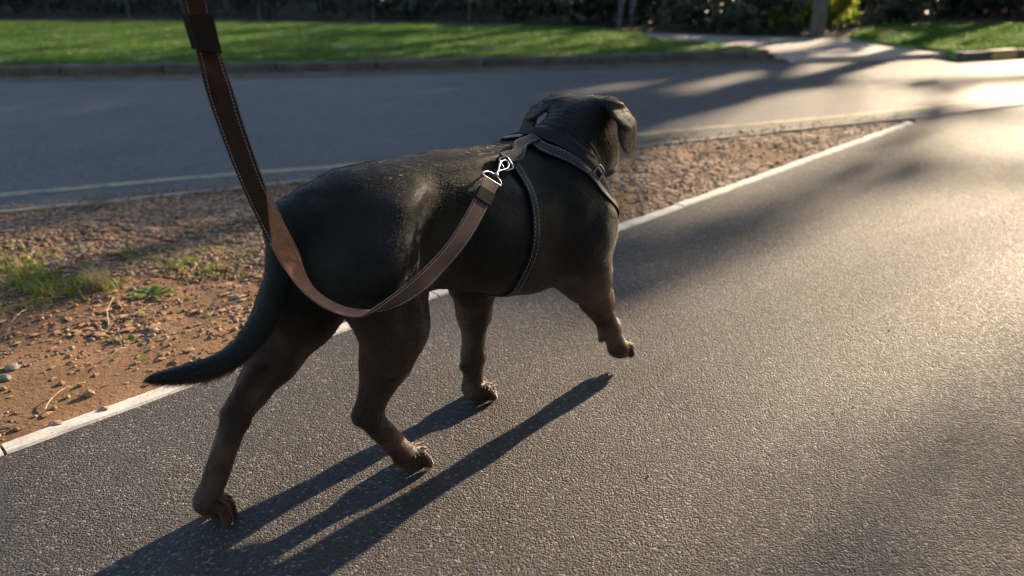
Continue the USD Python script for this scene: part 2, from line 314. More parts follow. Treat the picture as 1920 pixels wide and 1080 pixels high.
def in_verge(p, m=.01):
    q = (p - e0) @ en; w = -((p - r0) @ rn); return (q > EW + m) & (w > m)
PEB = [plain('gravel_brown', (.140, .076, .040), .75, .4, 90), plain('gravel_tan', (.25, .145, .070), .75, .4, 90), plain('gravel_dark', (.065, .038, .026), .7, .4, 90), plain('gravel_grey', (.15, .125, .105), .75, .35, 90)]
def pebble(r, flat=.7, sub=1):
    m = trimesh.creation.icosphere(sub, 1.0); v = np.array(m.vertices); v *= 1 + .5 * (meshkit.fbm(v * 1.4 + r.uniform(0, 50, 3))[:, None] - .5); v *= np.array([1, r.uniform(.65, .95), flat]); return v, np.array(m.faces)
rg = np.random.default_rng(21)
protos = [(pebble(rg, rg.uniform(.5, .85)), PEB[i % 4 if i != 7 else 0]) for i in range(8)]
chip = np.array([(-1, -.5, .0), (-.2, -.7, .12), (.9, -.3, .05), (1, .4, -.05), (.1, .65, .15), (-.9, .4, .04)]); chipf = np.array([(0, 1, 5), (1, 4, 5), (1, 2, 4), (2, 3, 4)])
protos += [((chip, chipf), PEB[1]), ((chip * [1.5, .5, 1.5], chipf), PEB[0])]
N = 620000
q = np.stack([rg.uniform(-2.6, 2.6, N), rg.uniform(1.0, 5.0, N)], 1); q = q[in_verge(q, .006)]
pp = to_px(np.c_[q, 0 * q[:, 0]]); q = q[(pp[:, 0] > -160) & (pp[:, 0] < 1750)]; pp = to_px(np.c_[q, 0 * q[:, 0]])
bare = meshkit.fbm(np.c_[q * 2.3, q[:, :1] * 0 + 31])
nearpath = (q - e0) @ en
dens = np.clip((bare - .33) * 6, .10, 1) * np.where(pp[:, 0] < 360, np.clip((760 - pp[:, 1]) / 130, .22, 1), 1)
keep = rg.uniform(size=len(q)) < dens; q = q[keep]; far = to_px(np.c_[q, 0 * q[:, 0]])[:, 1] < 440
n = len(q); size = np.clip(rg.lognormal(math.log(.0040), .42, n), .0018, .012)
idx = np.where(rg.uniform(size=n) < np.where(far, .6, .45), rg.integers(8, 10, n), rg.choice(8, n, p=[.2, .16, .18, .05, .15, .1, .11, .05])); size = np.where(idx > 7, size * 1.6, size)
instancer('gravel', protos, np.c_[q, verge_z(q) + size * .25], zquat(n, rg), np.repeat(size[:, None], 3, 1), idx, label='loose brown gravel and bark chips covering the dirt strip', cat='gravel')
# a few bigger stones
STONE_PALE = plain('pale_stone', (.10, .095, .092), .8, .3, 60); STONE_BROWN = plain('brown_stone', (.20, .125, .08), .8, .35, 60)
def stone(px, py, w, flat, m, label, seed):
    p = gp(px, py)[:2]; v, f = pebble(np.random.default_rng(seed), flat, 3); v = v * (1 + .5 * (meshkit.fbm(v * 3 + seed)[:, None] - .5)); z = verge_z(p)[0]
    single('stone', label, 'stone', (v * w + [*p, z + w * flat * .45], f), m, smooth=True, group='stones and clods on the dirt strip')
stone(22, 690, .017, .6, STONE_PALE, 'pale grey stone lying at the left edge of the dirt strip', 1)
stone(8, 712, .017, .5, STONE_PALE, 'smaller bluish grey stone just below the pale stone at the left edge', 2)
stone(446, 562, .013, .45, STONE_PALE, 'flat whitish stone in the gravel left of the dog\'s hind leg', 3)
stone(168, 741, .012, .8, STONE_BROWN, 'round brown clod on the bare soil near the white edging', 4)
stone(105, 797, .016, .55, STONE_BROWN, 'broad brown clod beside the white edging at lower left', 5)
stone(280, 433, .034, .35, STONE_BROWN, 'flat tan stone on the far side of the dirt strip', 6)
stone(1200, 305, .03, .4, STONE_PALE, 'pale litter stone in the dirt strip right of the dog\'s head', 7)
stone(196, 770, .012, .8, STONE_BROWN, 'small brown clod touching the white edging', 8)
TWIG = plain('dry_twig', (.30, .22, .14), .8, .3, 80); DARKTWIG = plain('dark_twig', (.10, .065, .042), .85, .3, 80)
def twig(pts, r, m, label):
    P = bez([np.r_[gp(*p)[:2], verge_z(gp(*p)[:2])[0] + h] for *p, h in pts], 24); P += (meshkit.fbm(np.c_[np.arange(24) * .4, np.zeros(24) + pts[0][0], np.zeros(24)])[:, None] - .5) * .008
    single('twig', label, 'twig', tube(P, np.linspace(r, r * .5, 24), 6), m, smooth=True, group='twigs on the dirt strip')
twig([(212, 612, .004), (205, 590, .02), (218, 572, .02), (232, 583, .006)], .0017, TWIG, 'pale curled dry stem in the gravel below the green weed')
twig([(85, 770, .006), (118, 742, .015), (162, 722, .008)], .0018, TWIG, 'thin pale stem lying across bare soil near the lower left')
twig([(205, 676, .006), (222, 668, .014), (243, 655, .006)], .0016, TWIG, 'short pale stem in the gravel left of the tail tip')
twig([(20, 606, .004), (36, 598, .016), (50, 586, .01)], .0018, TWIG, 'light curved stem in the gravel at the left edge of view')
twig([(540, 668, .008), (570, 658, .014), (600, 645, .008)], .0028, DARKTWIG, 'dark stick on the soil between the dog\'s hind legs')
twig([(420, 440, .006), (450, 438, .01), (490, 440, .006)], .004, DARKTWIG, 'dark stick lying under the leash on the dirt strip')
twig([(225, 590, .004), (235, 600, .014), (282, 575, .006)], .0013, TWIG, 'fine straw leaning beside the curled stem')
twig([(1310, 297, .005), (1345, 292, .012), (1372, 296, .005)], .005, DARKTWIG, 'dark stick in the dirt strip right of the dog')

GRASS = leafy('verge_grass', (.10, .15, .016), (.25, .29, .05), .45); LAWNG = leafy('lawn_grass', (.060, .135, .011), (.13, .22, .021), .5); DRY = leafy('dry_grass', (.22, .19, .08), (.36, .30, .15), .35)
def blades(n, spread, h, w, lean, r, seg=3):
    """a tuft of bent blades"""
    V, F = [], []
    for _ in range(n):
        a, rad = r.uniform(0, 6.28), spread * math.sqrt(r.uniform()); b = np.array([math.cos(a), math.sin(a), 0]) * rad
        d = r.uniform(0, 6.28); dv = np.array([math.cos(d), math.sin(d), 0]); sd = np.array([-dv[1], dv[0], 0]); H_, l_ = h * r.uniform(.5, 1.15), lean * r.uniform(.2, 1)
        k = len(V) and sum(len(x) for x in V); P = []
        for i in range(seg + 1):
            t = i / seg; c = b + dv * (H_ * l_ * t * t) + np.array([0, 0, H_ * (t - .25 * l_ * t * t)]); ww = w * (1 - t) ** .7 + w * .03
            P += [c - sd * ww / 2, c + sd * ww / 2]
        V.append(np.array(P)); F += [(k + 2 * i, k + 2 * i + 1, k + 2 * i + 3) for i in range(seg)] + [(k + 2 * i, k + 2 * i + 3, k + 2 * i + 2) for i in range(seg)]
    return np.vstack(V), np.array(F)
rt_ = np.random.default_rng(5)
vg = [(blades(9, .02, .05, .0035, .9, rt_), GRASS) for _ in range(3)] + [(blades(5, .015, .03, .003, 1.1, rt_), GRASS)] + [(blades(14, .014, .045, .0016, .7, rt_), DRY)]
P_, I_, Sc = [], [], []
for (cx, cy, sx, sy, n_, hs) in [(20, 510, 75, 36, 170, 1), (90, 545, 80, 20, 100, 1), (60, 500, 90, 30, 60, .7), (-60, 530, 60, 40, 80, 1), (150, 530, 50, 14, 45, .9), (248, 485, 28, 9, 40, .8), (375, 470, 45, 10, 34, .7), (395, 505, 55, 13, 60, .9), (330, 500, 60, 25, 40, .7), (200, 540, 30, 14, 40, .8), (75, 478, 14, 5, 10, .6), (40, 575, 40, 10, 16, .6),
                                 (455, 480, 30, 20, 26, .7), (230, 640, 90, 50, 14, .6), (420, 590, 40, 20, 8, .6), (1205, 310, 16, 6, 6, .8), (1165, 360, 20, 10, 3, .6), (1100, 300, 25, 10, 3, .6), (120, 470, 140, 16, 34, .55), (300, 560, 120, 30, 14, .55), (1400, 242, 12, 2, 8, .8)]:
    for _ in range(n_):
        p = gp(cx + sx * rt_.normal() * .6, cy + sy * rt_.normal() * .6)[:2]
        if in_verge(p[None])[0]: P_.append(np.r_[p, verge_z(p)[0] - .003]); I_.append(rt_.choice(5, p=[.24, .24, .2, .22, .1])); Sc.append(hs * rt_.uniform(.4, .95))
instancer('verge_grass', vg, P_, zquat(len(P_), rt_), np.repeat(np.array(Sc)[:, None], 3, 1), I_, label='thin green grass sprouting through the gravel of the dirt strip', cat='grass')
# the broad-leaved weed and the pale feathery tuft
WEED = leafy('weed_leaf', (.08, .17, .02), (.14, .25, .04), .4)
wp = gp(287, 556)[:2]; wz = verge_z(wp)[0]
wt = thing('weed', 'broad-leaved green weed spreading flat in the gravel left of the tail', 'weed', (*wp, wz))
for ang, L, up_ in ((-5, .085, .25), (25, .065, .5), (70, .05, .8), (150, .07, .35), (178, .085, .22), (215, .06, .3), (-45, .055, .3), (110, .045, .9)):
    a = math.radians(ang); d = np.array([math.cos(a), math.sin(a) * .9, 0]); sd = np.array([-d[1], d[0], 0]); V = []
    for i in range(7):
        t = i / 6; c = np.r_[wp, wz + .004] + d * L * t + np.array([0, 0, L * up_ * (t - .75 * t * t) * 1.3]); w = .0105 * math.sin(math.pi * min(.06 + t * .9, 1)) ** .8
        V += [c - sd * w + [0, 0, w * .35], c, c + sd * w + [0, 0, w * .35]]
    F = [(3 * i + j, 3 * i + j + 1, 3 * i + j + 4, 3 * i + j + 3) for i in range(6) for j in (0, 1)]
    obj('leaf', (np.array(V), np.array(F)), WEED, wt, smooth=True)
tp = gp(188, 545)[:2]; v, f = blades(260, .035, .075, .0011, .8, np.random.default_rng(3), 4)
single('feathery_tuft', 'pale feathery dry grass tuft among green grass at left', 'grass tuft', (v + [*tp, verge_z(tp)[0]], f), DRY)

# lawn blades
from shapely.geometry import Polygon
import shapely
rl_ = np.random.default_rng(8)
lp = [(blades(34, .09, .045, .0042, .9, rl_, 2), LAWNG) for _ in range(4)]
def lawn_blades(xy, n, label):
    Pn = Polygon(xy).buffer(0).buffer(-.03); x0, y0, x1, y1 = Pn.bounds; c = np.stack([rl_.uniform(x0, x1, n), rl_.uniform(y0, y1, n)], 1)
    c = c[shapely.contains_xy(Pn, c[:, 0], c[:, 1])]; px = to_px(np.c_[c, 0 * c[:, 0]]); c = c[(px[:, 0] > -150) & (px[:, 0] < 2080)]
    z = ZL - .004 + .06 * (meshkit.fbm(np.c_[c * 1.1, np.full(len(c), 2)]) - .45) * np.minimum(1, shapely.distance(shapely.points(c), Pn.exterior) / .9)
    s_ = rl_.uniform(.6, 1.1, len(c)); instancer('lawn_grass', lp, np.c_[c, z - .006], zquat(len(c), rl_), np.stack([s_, s_, s_], 1), rl_.integers(0, 4, len(c)), label=label, cat='grass')
lawn_blades(lawn_xy, 26000, 'short mown grass of the long lawn behind the road')
lawn_blades(np.vstack([rl[::-1], rlb]), 9000, 'short mown grass of the lawn right of the driveway')
# dry leaves and grit washed against the far kerb and the edging
LEAFB = leafy('dry_leaf', (.16, .085, .04), (.34, .22, .12), .15, .8)
lf = [(np.array([(-1, 0, 0), (-.3, -.5, .2), (.6, -.4, .1), (1, 0, .35), (.5, .45, .15), (-.4, .45, .05)]) * .016, np.array([(0, 1, 5), (1, 4, 5), (1, 2, 4), (2, 3, 4)]))]
lf.append((lf[0][0] * [1.2, .6, 2], lf[0][1]))
pos = []
for _ in range(2600):
    s_ = rl_.uniform(0, kd[-1]); (a, na) = on_kerb(s_); pos.append(np.r_[a - na * abs(rl_.normal()) * .13 - na * .015, -.008 + rl_.uniform(0, .012)])
for _ in range(500): a = gp(rl_.uniform(1500, 1800), 0)[:2] * 0 + gutter[4] + (gutter[5] - gutter[4]) * rl_.uniform(); pos.append(np.r_[a + rl_.normal(size=2) * [.05, .05], -.006])
for _ in range(900): t = rl_.uniform(0, 1); a = r0 + (r1 - r0) * t; pos.append(np.r_[a - rn * rl_.normal() * .05 + rn * .05, .004])
for _ in range(2200): p = gp(rl_.uniform(-100, 1250), rl_.uniform(20, 44), ZL)[:2]; pos.append(np.r_[p, ZL + .01])
pos = np.array(pos); n = len(pos)
instancer('dry_leaves', [(m, LEAFB) for m in lf], pos, zquat(n, rl_), np.repeat(rl_.uniform(.5, 1.4, n)[:, None], 3, 1), rl_.integers(0, 2, n), label='dry brown leaves and grit gathered along the kerb and road edges', cat='leaves')
# bits of leaf, bark and grit lying on the path
pos = []
while len(pos) < 90:
    p = gp(rl_.uniform(-60, 1980), 210 + 900 * rl_.uniform() ** 1.3)[:2]
    if (p - e0) @ en < -.01 and (p - r1) @ np.array([-rd2[1], rd2[0]]) < -.05 and np.linalg.norm(p - dog_w([-.6, .06, 0])[:2]) > .3: pos.append(np.r_[p, .002])
pos = np.array(pos); n = len(pos); near = np.exp(((pos[:, :2] - e0) @ en) / .12); s_ = rl_.uniform(.08, .20, n) * (1 + .8 * near * rl_.uniform(size=n))
ix = rl_.integers(0, 3, n); sc = np.where(ix == 2, .003 * rl_.uniform(.4, 1, n), s_)
instancer('path_debris', [((m[0] * [1, 1, .35], m[1]), LEAFB) for m in lf] + [(protos[2][0], PEB[2])], pos, zquat(n, rl_), np.repeat(sc[:, None], 3, 1), ix, label='scattered bits of leaf and grit lying on the asphalt path', cat='litter')
# ---------------------------------------------------------------- patches meant to be sunlit (crown leaves in the sun's way are left out)
sd2 = np.array([math.sin(SUN_AZ), math.cos(SUN_AZ)]); su2 = np.array([math.cos(SUN_AZ), -math.sin(SUN_AZ)]); TE = math.tan(SUN_EL)
GAPS = [(Polygon(gpl(p)), w) for p, w in (
    ([(-500, 1500), (-600, 800), (-300, 470), (0, 450), (560, 440), (900, 540), (1180, 590), (1480, 455), (1620, 380), (1760, 345), (1960, 360), (2300, 420), (2200, 560), (1800, 680), (1560, 800), (1430, 1000), (1380, 1400)], .5),
    ([(1120, 330), (1240, 262), (1560, 228), (1690, 224), (1650, 262), (1400, 380), (1180, 440)], .25),
    ([(1210, 246), (1330, 205), (1480, 168), (1640, 150), (1760, 170), (1700, 215), (1500, 236), (1300, 258)], .25),
    ([(1740, 262), (1790, 228), (2000, 222), (2000, 285), (1860, 310), (1760, 290)], .25),
    ([(1480, 136), (1520, 112), (1780, 102), (1990, 94), (2000, 130), (1800, 140), (1640, 146), (1560, 140)], .25),
    ([(1770, 190), (1830, 155), (2100, 140), (2100, 195), (1900, 210)], .25),
    ([(640, 180), (640, 174), (900, 160), (960, 163), (960, 168)], .12), ([(1030, 172), (1150, 154), (1230, 146), (1240, 152), (1080, 176)], .12), ([(1250, 162), (1420, 126), (1450, 132), (1310, 176)], .15),
    ([(-400, 122), (-400, 52), (0, 52), (400, 54), (480, 80), (380, 100), (200, 114)], .3), ([(340, 70), (380, 56), (700, 56), (1000, 54), (1060, 60), (1000, 66), (720, 70)], .2), ([(700, 92), (740, 84), (1000, 78), (1060, 90), (900, 100)], .2),
    ([(1040, 96), (1060, 78), (1180, 72), (1190, 79), (1120, 92)], .2), ([(1260, 95), (1300, 85), (1360, 82), (1440, 88), (1450, 100), (1300, 102)], .2),
    ([(1230, 73), (1230, 65), (1340, 66), (1330, 75)], .2), ([(1450, 88), (1475, 70), (1492, 70), (1484, 90), (1470, 94)], .06), ([(1490, 92), (1504, 69), (1580, 68), (1550, 84), (1520, 92)], .06),
    ([(1600, 104), (1640, 82), (1710, 86), (1790, 94), (1790, 104)], .15), ([(1606, 82), (1606, 74), (1650, 76), (1645, 84)], .15),
    ([(1525, 74), (1535, 60), (1620, 60), (1610, 73)], .2), ([(1690, 62), (1700, 50), (1760, 50), (1740, 60)], .2), ([(1790, 90), (1800, 74), (1890, 58), (2000, 60), (2000, 90)], .25), ([(1780, 66), (1840, 50), (1880, 52), (1830, 66)], .2))]
# the sun also falls on the dog's croup, its neck and shoulder: more gaps shaped into the crowns
def ground_of(p): p = np.asarray(p, float); return p[:2] - sd2 * p[2] / TE
def dogsun(pts, grow): return Polygon([ground_of(dog_w(np.array(p))) for p in pts]).convex_hull.buffer(grow), .10
GAPS += [(dogsun([(-.36, .03, .71), (-.27, -.045, .71), (-.18, -.08, .70), (.14, .0, .70), (.12, -.07, .67), (-.08, -.09, .68)], .07)[0], .14), dogsun([(.50, -.14, .64), (.47, -.14, .42), (.42, -.18, .50), (.50, -.10, .42)], .03), dogsun([(.45, -.13, .69), (.42, -.13, .63), (.38, -.16, .60), (.40, -.16, .68)], .02), dogsun([(.42, 0, .80), (.45, .10, .80), (.45, -.12, .80)], .03),
         (Polygon([ground_of(at_depth(x, y, d * S)) for x, y, d in ((535, 470, 1.445), (575, 544, 1.475), (620, 575, 1.49), (664, 590, 1.51), (730, 575, 1.535), (790, 535, 1.575))]).convex_hull.buffer(.05), .1),
         dogsun([(-.42, -.30, .42), (-.30, -.30, .33), (-.10, -.30, .30), (-.42, -.30, .50)], .05)]
_b = gp(1552, 61, ZL)[:2]; BUSHGAP = Polygon([_b + sd2 * .35 + su2 * .36, _b + sd2 * .35 - su2 * .30, _b - sd2 * 1.7 - su2 * .30, _b - sd2 * 1.7 + su2 * .36]); GAPS.append((BUSHGAP, .1))
THIN = [(Polygon(gpl(p)), k) for p, k in (            # leaves thinned out over these patches, to let part of the sun through
    ([(1080, 600), (1150, 420), (1700, 226), (2000, 200), (2400, 300), (2300, 600), (1500, 640)], .26), ([(1200, 270), (1250, 180), (1500, 100), (2100, 88), (2200, 220), (1700, 235)], .40),
    ([(1400, 1500), (1500, 800), (1900, 500), (2600, 500), (2600, 1500)], .09), ([(-600, 140), (-600, 50), (1200, 54), (1500, 104), (1000, 122)], .07), ([(-500, 480), (-500, 380), (500, 370), (600, 480)], .10), ([(1200, 110), (1250, 62), (1620, 62), (2100, 45), (2100, 110)], .2))]
def sunlit(p, r):
    """p (n, 3): whether a ray of sun through p ends in a gap; the edges of a gap thin out over its own width"""
    g = shapely.points(p[:, :2] - sd2 * (p[:, 2:3] / TE)); m = np.zeros(len(p), bool); u = r.uniform(size=len(p))
    for P_, w in GAPS: m |= shapely.distance(g, P_) < w * u ** 2
    for P_, k in THIN: m |= shapely.contains(P_, g) & (r.uniform(size=len(p)) > k)
    return m

BARK = M('bark', {'g': ('geometry', {}), 'mp': ('mapping', {'scale': (14, 14, 3)}), 'n': ('noise_texture', {'scale': 1.0, 'detail': 7, 'roughness': .65}), 'r': ('rgb_ramp', {'ramp': [(.3, (.040, .031, .027)), (.7, (.115, .092, .078))]}), 'b': ('bump', {'strength': 1.0, 'distance': .02}), 'p': ('principled_bsdf', {'roughness': .9})},
    [('g.position', 'mp.vector'), ('mp.vector', 'n.vector'), ('n.fac', 'r.fac'), ('r.color', 'p.base_color'), ('n.fac', 'b.height'), ('b.normal', 'p.normal')])
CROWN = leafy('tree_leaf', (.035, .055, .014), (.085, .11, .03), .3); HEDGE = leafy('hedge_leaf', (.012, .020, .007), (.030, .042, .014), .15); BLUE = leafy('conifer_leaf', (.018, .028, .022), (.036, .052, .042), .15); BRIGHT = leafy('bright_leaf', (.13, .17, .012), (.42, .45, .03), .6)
LEAFQ = np.array([(-.5, 0, 0), (0, -.34, .05), (.55, 0, -.06), (0, .34, .05)])
def leaves(P, size, r):
    """one folded leaf spray per point"""
    n = len(P); q = anyquat(n, r); w, x, y, z = q.T
    R = np.stack([np.stack([1 - 2 * (y * y + z * z), 2 * (x * y - w * z), 2 * (x * z + w * y)], -1), np.stack([2 * (x * y + w * z), 1 - 2 * (x * x + z * z), 2 * (y * z - w * x)], -1), np.stack([2 * (x * z - w * y), 2 * (y * z + w * x), 1 - 2 * (x * x + y * y)], -1)], 1)
    s_ = size * r.uniform(.6, 1.3, n); V = P[:, None] + np.einsum('nij,kj->nki', R, LEAFQ) * s_[:, None, None]
    k = np.arange(n)[:, None] * 4; F = np.vstack([k + [0, 1, 2], k + [0, 2, 3]]); return V.reshape(-1, 3), F
def trunk_mesh(base, h, r0_, r, lean=(0, 0), flare=1.3, limbs=7, top=.25):
    H = np.linspace(0, 1, 14); P = np.array(base) + np.c_[lean[0] * H ** 1.5 * h + .06 * np.sin(H * 5 + r.uniform(0, 6)) * (H > .1), lean[1] * H ** 1.5 * h, H * h]
    parts = [tube(P, r0_ * (1 + (flare - 1) * np.exp(-H * h / .25)) * (1 - (1 - top) * H), 14)]
    for i in range(limbs):
        t = r.uniform(.35, .95); o = np.array([np.interp(t, H, P[:, k]) for k in range(3)]); a = r.uniform(0, 6.28); L = h * r.uniform(.22, .42)
        d = np.array([math.cos(a), math.sin(a), r.uniform(.35, .9)]); Q = o + np.linspace(0, 1, 6)[:, None] * d * L + np.linspace(0, 1, 6)[:, None] ** 2 * [0, 0, L * .2]
        parts.append(tube(Q, np.linspace(r0_ * .42 * (1 - .5 * t), r0_ * .06, 6), 7))
    return join(parts)
def crown_points(c, rad, n, r, clumps=26):
    cc = r.normal(size=(clumps, 3)); cc /= np.linalg.norm(cc, axis=1, keepdims=True); cc *= r.uniform(.15, .9, (clumps, 1)) ** .5
    k = r.integers(0, clumps, n); p = cc[k] + r.normal(size=(n, 3)) * r.uniform(.10, .24, clumps)[k][:, None]; return np.array(c) + p * np.array(rad)
def tree(name, label, u, s_, h, crown_z, rad, n, trunk_r, seed, mat=CROWN, group=None, xy=None, size=.17, limbs=7, lean=(0, 0)):
    r = np.random.default_rng(seed); b = sd2 * s_ + su2 * u if xy is None else np.array(xy)
    t = thing(name, label, 'tree', (*b, 0), group or 'park trees')
    obj('trunk', trunk_mesh((*b, -.03), h, trunk_r, r, lean, limbs=limbs), BARK, t, smooth=True)
    p = crown_points((b[0] + lean[0] * h * .5, b[1] + lean[1] * h * .5, crown_z), rad, n, r); p = p[(p[:, 2] > .9)]; p = p[~sunlit(p, r)]
    px = to_px(p); dep = (p - CAM) @ fw; p = p[(dep < 0) | (px[:, 1] < -25)]
    obj('crown', leaves(p, size, r), mat, t)
# trees one sees the feet of
gt = lambda x, y: gp(x, y, ZL - .03)[:2]
tree('tree', 'slender grey-brown trunk in front of the thick one, beside the bright bush', 0, 0, 7, 4.6, (2.2, 2.2, 2.2), 9000, .072, 31, xy=gt(1531, 66))
tree('tree', 'thick dark trunk just behind the slender trunk by the driveway', 0, 0, 9, 5.6, (2.6, 2.6, 2.6), 9000, .135, 32, xy=gt(1504, 53))
# the row beyond, whose crowns stand over the frame
row = [(-13.5, 17.0), (-11.2, 15.5), (-8.6, 17.5), (-6.2, 18.5), (-2.6, 15.0), (1.7, 19.5), (2.0, 16.0), (3.4, 18.5), (-9.9, 21.5), (-4.4, 22.0), (1.4, 23.5), (2.4, 22.5), (-15.5, 20.5), (5.6, 20.0)]
names = ['leafy tree far left behind the fence', 'leafy tree behind the long lawn, second from the left', 'broad tree behind the fence left of the dog', 'broad tree in the thicket behind the dog', 'tall tree behind the two trunks', 'tall tree over the right lawn', 'spreading tree right of the driveway, outside the view', 'spreading tree at the far right, outside the view', 'back-row tree above the left fence', 'back-row tree above the thicket', 'back-row tree beyond the right lawn', 'back-row tree at the right, outside the view', 'back-row tree at the far left', 'last tree of the row at the far right, outside the view']
for u, s_, h_, cz, rr, nm, sd_ in ((-.95, 25, 5.2, 7.3, (2.3, 2.3, 2.9), 'high-crowned tree deep in the park beyond the driveway', 71), (.7, 26, 5.2, 7.2, (2.3, 2.3, 3.0), 'second high-crowned tree deep in the park, outside the view', 72), (-2.6, 27, 5.0, 7.8, (1.5, 1.5, 2.2), 'smaller high-crowned tree deep in the park', 73)):
    tree('tree', nm, u, s_, h_, cz, rr, 15000, .15, sd_)
for i, ((u, s_), nm) in enumerate(zip(row, names)):
    tree('tree', nm, u, s_, 8.5, 4.0, (2.3, 2.3, 2.9), 15000, .16, 40 + i, group=None)
# unseen trees added behind and around the viewer to block low sky light
for i, (x, y, nm) in enumerate([(5.5, .5, 'added leafy tree on the right of the path, outside the view'), (6.0, -4.0, 'added leafy tree behind the viewer at the right, outside the view'), (2.5, -7.0, 'added leafy tree straight behind the viewer, outside the view'), (-2.5, -8.0, 'added leafy tree behind the viewer at the left, outside the view'), (-7.0, -6.0, 'added leafy tree far behind at the left, outside the view'), (9.0, 2.0, 'second added tree right of the path, outside the view'), (-9.5, -1.5, 'added tree left of the viewer, outside the view'), (6.5, -9.5, 'added back tree behind the viewer at the right, outside the view'), (-.5, -12.0, 'added tall back tree behind the viewer, outside the view')]):
    tree('tree', nm, 0, 0, 8.0, 4.2, (2.6, 2.6, 3.4), 12000, .17, 300 + i, xy=(x, y), size=.20)
# hedge plants and shrubs at the back
def shrub(name, label, px, py, w, h, n, mat, seed, cat='shrub', group=None, size=.075, dep=.5):
    r = np.random.default_rng(seed); b = gp(px, py, ZL - .03)[:2]; t = thing(name, label, cat, (*b, ZL - .03), {'hedge_shrub': 'dark shrubs of the thicket', 'bright_bush': 'sunlit bushes by the trunks'}[name])
    st = []
    for _ in range(6): a = r.uniform(0, 6.28); st.append(tube(np.array([[*b, ZL - .04], [*(b + np.array([math.cos(a), math.sin(a)]) * w * .2), ZL + h * .35], [*(b + np.array([math.cos(a), math.sin(a)]) * w * .4), ZL + h * .75]]), [.018, .012, .005], 6))
    obj('stems', join(st), BARK, t, smooth=True)
    p = crown_points((*b, ZL + h * .48), (w * .55, w * .55 * dep * 1.6, h * .52), n, r, 18); p = p[p[:, 2] > ZL]; p = p[((p[:, 2] < .45) & ~shapely.contains(BUSHGAP.buffer(.1), shapely.points(p[:, :2] - sd2 * (p[:, 2:3] / TE)))) | ~sunlit(p, r)] if cat != 'bush' else p; obj('foliage', leaves(p, size, r), mat, t)
    return t
places = ['at the far left', 'left of the first fence post', 'between the first and second posts', 'behind the leash top', 'left of the middle of the fence', 'behind the middle of the fence', 'right of the third post', 'near the right end of the fence', 'behind the two dark posts', 'beside the path\'s far end', 'left of the bright bush', 'behind the thick trunk', 'behind the slender trunk', 'left of the right lawn', 'behind the right lawn', 'right of the middle of the right lawn', 'near the right edge of view', 'at the right edge of view']
for i, nm in enumerate(places):
    x = -120 + i * 122; y = [8, 8, 10, 10, 12, 12, 14, 18, 20, 28, 38, 28, 22, 26, 24, 22, 24, 24][i]
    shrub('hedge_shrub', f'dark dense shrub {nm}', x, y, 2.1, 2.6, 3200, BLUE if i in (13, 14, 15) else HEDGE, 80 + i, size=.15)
for i in range(13):
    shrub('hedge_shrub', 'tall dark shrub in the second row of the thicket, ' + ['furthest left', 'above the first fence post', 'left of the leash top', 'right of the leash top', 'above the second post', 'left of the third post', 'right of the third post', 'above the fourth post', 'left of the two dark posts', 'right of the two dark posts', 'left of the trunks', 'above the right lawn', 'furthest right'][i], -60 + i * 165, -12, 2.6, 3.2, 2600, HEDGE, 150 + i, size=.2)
# low undergrowth hides the gaps between the shrubs
for i in range(15):
    shrub('hedge_shrub', 'low dark undergrowth plant ' + ['at the left edge of the fence line', 'left of the first fence post, low', 'under the leash top, low', 'below the second post, low', 'between second and third posts, low', 'right of the third post, low', 'by the fourth post, low', 'left of the two dark posts, low', 'right of the two dark posts, low', 'on the near side of the thicket', 'in the thicket beside the driveway', 'at the foot of the thick trunk', 'right of the bright bush, low', 'at the back of the right lawn, low', 'at the far right, low'][i],
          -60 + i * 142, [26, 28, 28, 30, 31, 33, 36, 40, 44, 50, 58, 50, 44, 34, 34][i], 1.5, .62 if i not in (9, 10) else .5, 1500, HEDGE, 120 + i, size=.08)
shrub('bright_bush', 'yellow-green sunlit bush right of the slender trunk', 1558, 61, .42, .5, 1700, BRIGHT, 201, 'bush', size=.045)
shrub('bright_bush', 'smaller yellow-green bush between the two trunks', 1517, 59, .26, .3, 600, BRIGHT, 202, 'bush', size=.04)
shrub('bright_bush', 'green bush left of the thick trunk', 1462, 60, .62, .4, 1500, GRASS, 203, 'bush', size=.05)
# the fence along the back of the long lawn
FENCE = plain('fence_green', (.008, .020, .018), .5, .3, 8); fpx = [(-240, 34), (0, 34), (244, 35), (490, 37), (702, 40), (882, 43), (1168, 48)]; fp = gpl(fpx, ZL - .03) * 1.0
ft = thing('mesh_fence', 'dark green welded mesh fence with slim posts behind the long lawn', 'fence', (*fp[3], 0))
for p in fp: obj('fence_post', tube(np.array([[*p, .0], [*p, .9], [*p, 1.80]]), .024, 10), FENCE, ft, smooth=True)
for a, b in zip(fp[:-1], fp[1:]):
    L = np.linalg.norm(b - a); d = (b - a) / L; nrm = np.array([-d[1], d[0]]); parts = []
    for x in np.arange(.05, L, .05): c = a + d * x; parts.append(tube(np.array([[*c, .06], [*c, 1.74]]), .0026, 4, False))
    for z in np.arange(.08, 1.75, .2): parts.append(tube(np.array([[*(a + nrm * .006), z], [*(b + nrm * .006), z]]), .0026, 4, False))
    obj('mesh_panel', join(parts), FENCE, ft)
DARKPOST = plain('dark_post', (.02, .022, .03), .7, .3, 8)
for x, nm in ((1163, 'left one of two slim dark posts at the end of the fence'), (1184, 'right one of two slim dark posts at the end of the fence')):
    b = gp(x, 52, ZL)[:2]; m = trimesh.creation.cylinder(.032, 1.2, sections=12); m.apply_translation([*b, .65]); cp = trimesh.creation.icosphere(2, .04); cp.apply_translation([*b, 1.26])
    single('post', nm, 'post', join([tm(m), tm(cp)]), DARKPOST, smooth=40, group='slim dark posts')
